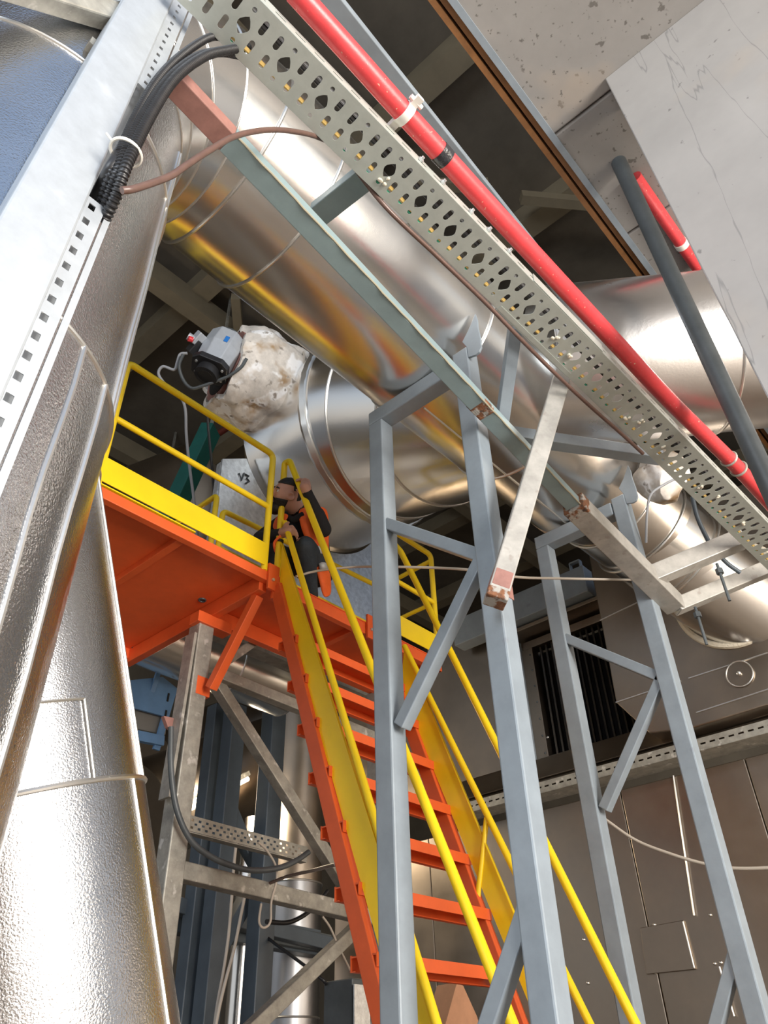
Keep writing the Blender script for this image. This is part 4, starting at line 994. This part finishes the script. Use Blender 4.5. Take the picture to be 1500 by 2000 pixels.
for (a, b) in (((-.05, -.02), (-.05, .12)), ((-.05, .12), (.06, .12)), ((.06, .12), (.06, -.02))): lp.bar((p.x, p.y + a[0], p.z + a[1]), (p.x, p.y + b[0], p.z + b[1]), .05, .012, upv=(0, 1, 0) if a[0] == b[0] else (0, 0, 1))
obj('lifting_lug', lp, GREY, fc)
obj('corner_post', MB().box((6.2, y1_ + .13, z0_), (6.42, y1_ + .36, z1_ + .1)), BLUECAB if False else GREY, fc, bevel=.006)
# upper left casing beyond the louver
obj('panel', MB().box((6.38, y1_ + .36, za + .3), (6.44, y1_ + 1.35, z1_ + .5)), CASING, fc, bevel=.006)
obj('panel', MB().box((6.38, y1_ + 1.356, za + .3), (6.44, y1_ + 2.6, z1_ + .2)), CASING, fc, bevel=.006)
obj('upper_panel', MB().box((6.6, y0_ - 1, z1_ + .5), (6.66, y1_ + .3, z1_ + .7)), CASING, fc)
# protruding hopper box with inlet collar
hb = thing('inlet_hopper_box', 'brown-reflecting sheet-metal hopper box at right that the elbow pipe enters', 'hopper', (6.2, 1.5, 4))
xf = 5.92
zb_ = PX(1265, 1432, xf)
outl = [PX(1150, 1085, xf), PX(1203, 1372, xf), PX(1268, 1432, xf), Vector((xf, zb_.y - .35, zb_.z - .06)), Vector((xf, -1.3, zb_.z + .02)), Vector((xf, -1.3, 5.75))]
obj('shell', MB().prism(outl, (.55, 0, 0)), CASING, hb, bevel=.01)
def bead_x(p, q, x=xf): obj('seam_bead', MB().tube([PX(*p, x - .003), PX(*q, x - .003)], .007, 6), BEAD, hb)
bead_x((1172, 1212), (1300, 1150)); bead_x((1203, 1372), (1330, 1330)); bead_x((1345, 1325), (1500, 1275)); bead_x((1360, 1392), (1520, 1340))
cc_ = Vector((xf, 1.445, 4.755))
obj('collar', MB().ring(cc_ - Vector((.01, 0, 0)), (1, 0, 0), .44, .028, 72), FOAM, hb, True, label='rough sealed collar round the inlet pipe')
hc_ = PX(1444, 1316, xf - .012)
hat_ = obj('hatch', MB().tube([hc_, hc_ + Vector((.012, 0, 0))], .10, 40), CASING, hb, label='round inspection disc')
obj('hatch_rim', MB().ring(hc_, (1, 0, 0), .10, .006, 40), BEAD, hat_, True)
obj('hatch_knob', MB().sphere(hc_ - Vector((.01, 0, 0)), .018, 8), BEAD, hat_, True)
# small insulated blob and cables by the tray end
ib = thing('insulation_wad', 'wad of grey insulation fabric beside the elbow pipe, under the tray at right', 'insulation', PD(1290, 930, 5.4))
m_ = MB(); m_.sphere(PD(1292, 930, 5.3), (.16, .16, .22), 14)
m_.v = [tuple(Vector(v) + Vector((mnoise.noise(Vector(v) * 9), mnoise.noise(Vector(v) * 9 + Vector((5, 0, 0))), mnoise.noise(Vector(v) * 9 + Vector((0, 7, 0))))) * .06) for v in m_.v]
obj('fabric', m_, BLANKET, ib, True)
cable('steel_wire', [PD(*p, 5.0) for p in ((1262, 1060), (1264, 1000), (1272, 965), (1300, 945), (1320, 935))], .008, GREYCABLE, 'grey wire bending up beside the elbow pipe at right')
cable('blue_hose', [PD(*p, 4.75) for p in ((1352, 970), (1362, 1010), (1380, 1050), (1392, 1070), (1420, 1100), (1445, 1118))], .014, DARKST, 'dark blue hose passing behind the tray brackets at right')

# ------------------------------------------------------------------ background under and behind the platform
up_ = thing('horizontal_clad_pipe', 'horizontal silver clad pipe just below the orange platform', 'pipe', (4, 5, 4.2))
a, b = PY(225, 1232, 5.0), PY(556, 1322, 5.0); b.z = a.z = (a.z + b.z) / 2
pipe_section('cladding_section', up_, [a, a.lerp(b, .62)], .27, ALU, 48); pipe_section('cladding_section', up_, [a.lerp(b, .62), b], .268, ALU, 48)
obj('end_disc', MB().tube([b, b + Vector((.012, 0, 0))], .272, 40), ALU, up_)
obj('seam_band', MB().ring(a.lerp(b, .62), (1, 0, 0), .27, .008, 48), BEAD, up_, True)
bx = thing('blue_bracket_cabinet', 'bright blue steel bracket plate and tray behind the leaning duct, under the platform', 'bracket', (3.2, 5.4, 3.8))
y_ = 5.3
P = [PY(px, py, y_) for px, py in ((240, 1310), (345, 1330), (328, 1470), (250, 1455))]
P = [PY(px, py, y_) for px, py in ((318, 1322), (347, 1345), (331, 1398), (312, 1466), (300, 1462), (318, 1398), (270, 1385), (240, 1378), (240, 1330))]
obj('plate', MB().prism(P, (0, .02, 0)), BLUECAB, bx)
obj('lower_bar', MB().bar(PY(240, 1432, y_), PY(318, 1448, y_), .05, .08), BLUECAB, bx, bevel=.004)
obj('inner_box', MB().bar(PY(235, 1402, y_ + .15), PY(312, 1418, y_ + .15), .2, .2), mat('beige_box', (.2, .19, .17), 0, .6), bx, bevel=.01)
hp0 = PY(300, 1330, y_ + .01); obj('hanger', MB().bar(hp0 - Vector((0, 0, .1)), (hp0.x, 5.25, 4.45), .04, .02), BLUECAB, bx)
for (px, py) in ((330, 1362), (325, 1395)): obj('slot', MB().bar(PY(px, py - 8, y_ - .006), PY(px - 3, py + 8, y_ - .006), .016, .004, upv=(0, 1, 0)), DARKIN, bx)
obj('gusset_plate', MB().prism([PY(px, py, 3.98) for px, py in ((320, 1398), (338, 1402), (362, 1420), (352, 1436), (328, 1420))], (0, .03, .0)), PRIMER, ts, label='red-brown gusset plate')
def column(top, bot, y, wd, lab, extra=None):
    a, b = PY(*top, y), PY(*bot, y); x = (a.x + b.x) / 2
    t = thing('dark_steel_column', lab, 'column', (x, y, 0), 'dark columns behind the trestle')
    obj('shaft', MB().bar((x, y, 0), (x, y, a.z), wd, wd), DARKST, t, bevel=.008)
    obj('base_plate', MB().box((x - wd, y - wd, 0), (x + wd, y + wd, .02)), DARKST, t)
    return t, x
c1_, x1 = column((425, 1380), (385, 1760), 6.0, .15, 'dark blue-grey column behind the trestle, nearest its galvanised post')
c2_, x2 = column((462, 1380), (400, 1990), 5.8, .16, 'dark blue-grey column with Y-shaped branches, in the middle of the three')
c3_, x3 = column((540, 1370), (500, 1900), 5.6, .17, 'dark blue-grey column nearest the orange stairs, behind the diagonal')
for (p, q) in (((428, 1850), (485, 1750)), ((470, 1640), (446, 1580))):
    obj('branch', MB().bar(PY(*p, 5.8), PY(*q, 5.8), .12, .12), DARKST, c2_, bevel=.006)
obj('branch', MB().bar(PY(445, 1590, 5.8), PY(500, 1690, 5.8), .10, .10), DARKST, c2_, bevel=.006)
cbm = thing('dark_cross_beam', 'dark steel cross beam between the columns, low behind the trestle', 'beam', (4.5, 6.1, 2.6))
obj('beam', MB().bar(PY(325, 1765, 6.1), PY(640, 1845, 6.1), .14, .12), DARKST, cbm, bevel=.006)
obj('beam', MB().bar(PY(325, 1800, 6.3), PY(625, 1852, 6.3), .16, .16), DARKST, cbm, bevel=.006)
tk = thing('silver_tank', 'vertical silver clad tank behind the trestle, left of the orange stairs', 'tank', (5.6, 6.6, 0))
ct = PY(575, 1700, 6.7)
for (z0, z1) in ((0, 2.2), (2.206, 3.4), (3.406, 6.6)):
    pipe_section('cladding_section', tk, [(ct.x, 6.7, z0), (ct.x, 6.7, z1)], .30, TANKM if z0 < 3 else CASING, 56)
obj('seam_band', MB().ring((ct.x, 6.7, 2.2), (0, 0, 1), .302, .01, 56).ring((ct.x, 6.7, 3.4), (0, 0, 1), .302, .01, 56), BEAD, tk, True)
sp_ = thing('slim_clad_pipe', 'slim clad pipe catching warm light between the dark columns', 'pipe', (4.9, 6.4, 0))
cs = PY(468, 1900, 6.4)
pipe_section('cladding_section', sp_, [(cs.x, 6.4, 0), (cs.x, 6.4, PY(476, 1838, 6.4).z)], .10, ALU, 32)
obj('cap', MB().tube([(cs.x, 6.4, PY(476, 1838, 6.4).z), (cs.x, 6.4, PY(476, 1838, 6.4).z + .015)], .104, 32), ALU, sp_)
pipe_section('upper_section', sp_, [PY(478, 1790, 6.9), PY(500, 1600, 6.9)], .12, ALU, 32)
ll = bpy.data.lights.new('background_fill', 'POINT'); ll.energy = 90; ll.color = (1, .82, .58); ll.shadow_soft_size = .25  # unseen fill light added to warm the dark background
lo = bpy.data.objects.new('background_fill', ll); COL.objects.link(lo); lo.location = PY(425, 1540, 6.75)
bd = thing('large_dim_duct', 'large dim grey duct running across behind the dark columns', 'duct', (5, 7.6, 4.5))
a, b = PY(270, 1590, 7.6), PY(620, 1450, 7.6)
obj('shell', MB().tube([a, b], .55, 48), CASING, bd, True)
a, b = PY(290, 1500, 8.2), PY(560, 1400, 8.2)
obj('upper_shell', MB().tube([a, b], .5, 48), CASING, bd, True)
for i, (p, q) in enumerate((((373, 1578), (392, 1568)), ((424, 1552), (434, 1546)), ((464, 1532), (482, 1522)))):
    pass
for p_ in (PY(400, 1545, 7.7), PY(560, 1470, 7.7)): obj('support_leg', MB().bar((p_.x, 7.7, 0), (p_.x, 7.7, p_.z), .12, .12), DARKST, bd)
lt_ = thing('glow_strip', 'long warm glowing strip between the dark columns', 'lamp', PY(430, 1550, 7.0))
a, b = PY(366, 1582, 6.9), PY(484, 1521, 6.9)
obj('tube', MB().tube([a, b], .028, 12), GLOW, lt_, True)  # emissive tube added for the bright dashes between the columns
obj('housing', MB().bar(a + Vector((0, .02, .06)), b + Vector((0, .02, .06)), .1, .05), GALV_OLD, lt_)  # backing bar added above the glowing tube
dt = thing('dark_bracket_tray', 'dark trough bracket fixed to the silver tank, behind the trestle', 'bracket', PY(570, 1830, 6.2))
obj('trough', MB().bar(PY(522, 1826, 6.25), PY(632, 1846, 6.25), .22, .16), RUBBER, dt, bevel=.005)
obj('trough_side', MB().bar(PY(520, 1806, 6.2), PY(625, 1826, 6.2), .02, .08), DARKST, dt)
ck = thing('black_control_box', 'black box at the foot of the orange stairs, low in the frame', 'box', PY(700, 1950, 4.6))
obj('body', MB().box(tuple(PY(688, 2010, 4.6) + Vector((0, 0, -.6))), tuple(PY(712, 1912, 4.6) + Vector((.12, .3, 0)))), RUBBER, ck, bevel=.01)
obj('door', MB().box(tuple(PY(690, 2010, 4.58) + Vector((0, -.012, -.55))), tuple(PY(710, 1918, 4.58) + Vector((.1, .0, -.02)))), GALV, ck)
wbp = tag(obj('brown_board', MB().prism([PY(px, py, 4.4) for px, py in ((862, 2030), (893, 1918), (905, 1925), (932, 1985), (945, 2030))], (.05, .25, 0)), CARD, bevel=.004), 'brown board leaning behind the lowest visible orange tread', 'board')
cable('black_cable', [PY(*p, 3.82) for p in ((334, 1420), (334, 1500), (345, 1580), (372, 1640), (410, 1672), (450, 1690), (495, 1700), (545, 1695), (580, 1680), (603, 1664))], .017, RUBBER, 'thick dark cable sagging across the trestle to the perforated rail')
cable('thin_wire', [PY(*p, 5.2) for p in ((462, 1640), (456, 1700), (452, 1760), (446, 1830), (436, 1900), (425, 1960), (418, 2010))], .012, ROPE, 'pale wire hanging down left of the slim clad pipe', 'wire')
cable('thin_wire', [PY(*p, 5.15) for p in ((478, 1750), (470, 1790), (458, 1850), (442, 1910), (430, 1960), (420, 2010))], .012, ROPE, 'pale wire hanging in front of the slim clad pipe', 'wire')
cable('thin_wire', [PY(*p, 3.90) for p in ((504, 1645), (520, 1660), (538, 1690), (540, 1720), (530, 1760), (528, 1800), (515, 1812), (506, 1800), (510, 1765))], .007, ROPE, 'pale wire forming a hanging loop below the trestle rail', 'wire')
cable('thin_wire', [PY(*p, 3.93) for p in ((630, 1790), (645, 1812), (662, 1850), (684, 1895))], .007, ROPE, 'short pale wire near the orange stringer, under the trestle rail', 'wire')
cable('black_cable', [PY(*p, 4.6) for p in ((520, 1800), (560, 1802), (590, 1790), (615, 1770), (640, 1740))], .016, BLACK, 'black cable bowed below the trestle rail beside the silver tank')
cable('thin_brown_wire', [PY(520, 1728, 3.95), PY(560, 1712, 3.7), PY(610, 1700, 3.3), PX(656, 1688, 2.745)], .010, BROWNCABLE, 'thin brown wire crossing to the orange stringer', 'wire')
cable('black_cable', [PY(520, 1830, 5.55)] + [PY(*p, 4.9) for p in ((620, 1905), (640, 1925), (670, 1940), (700, 1945))], .013, BLACK, 'black cable leading to the black box at the stair foot')
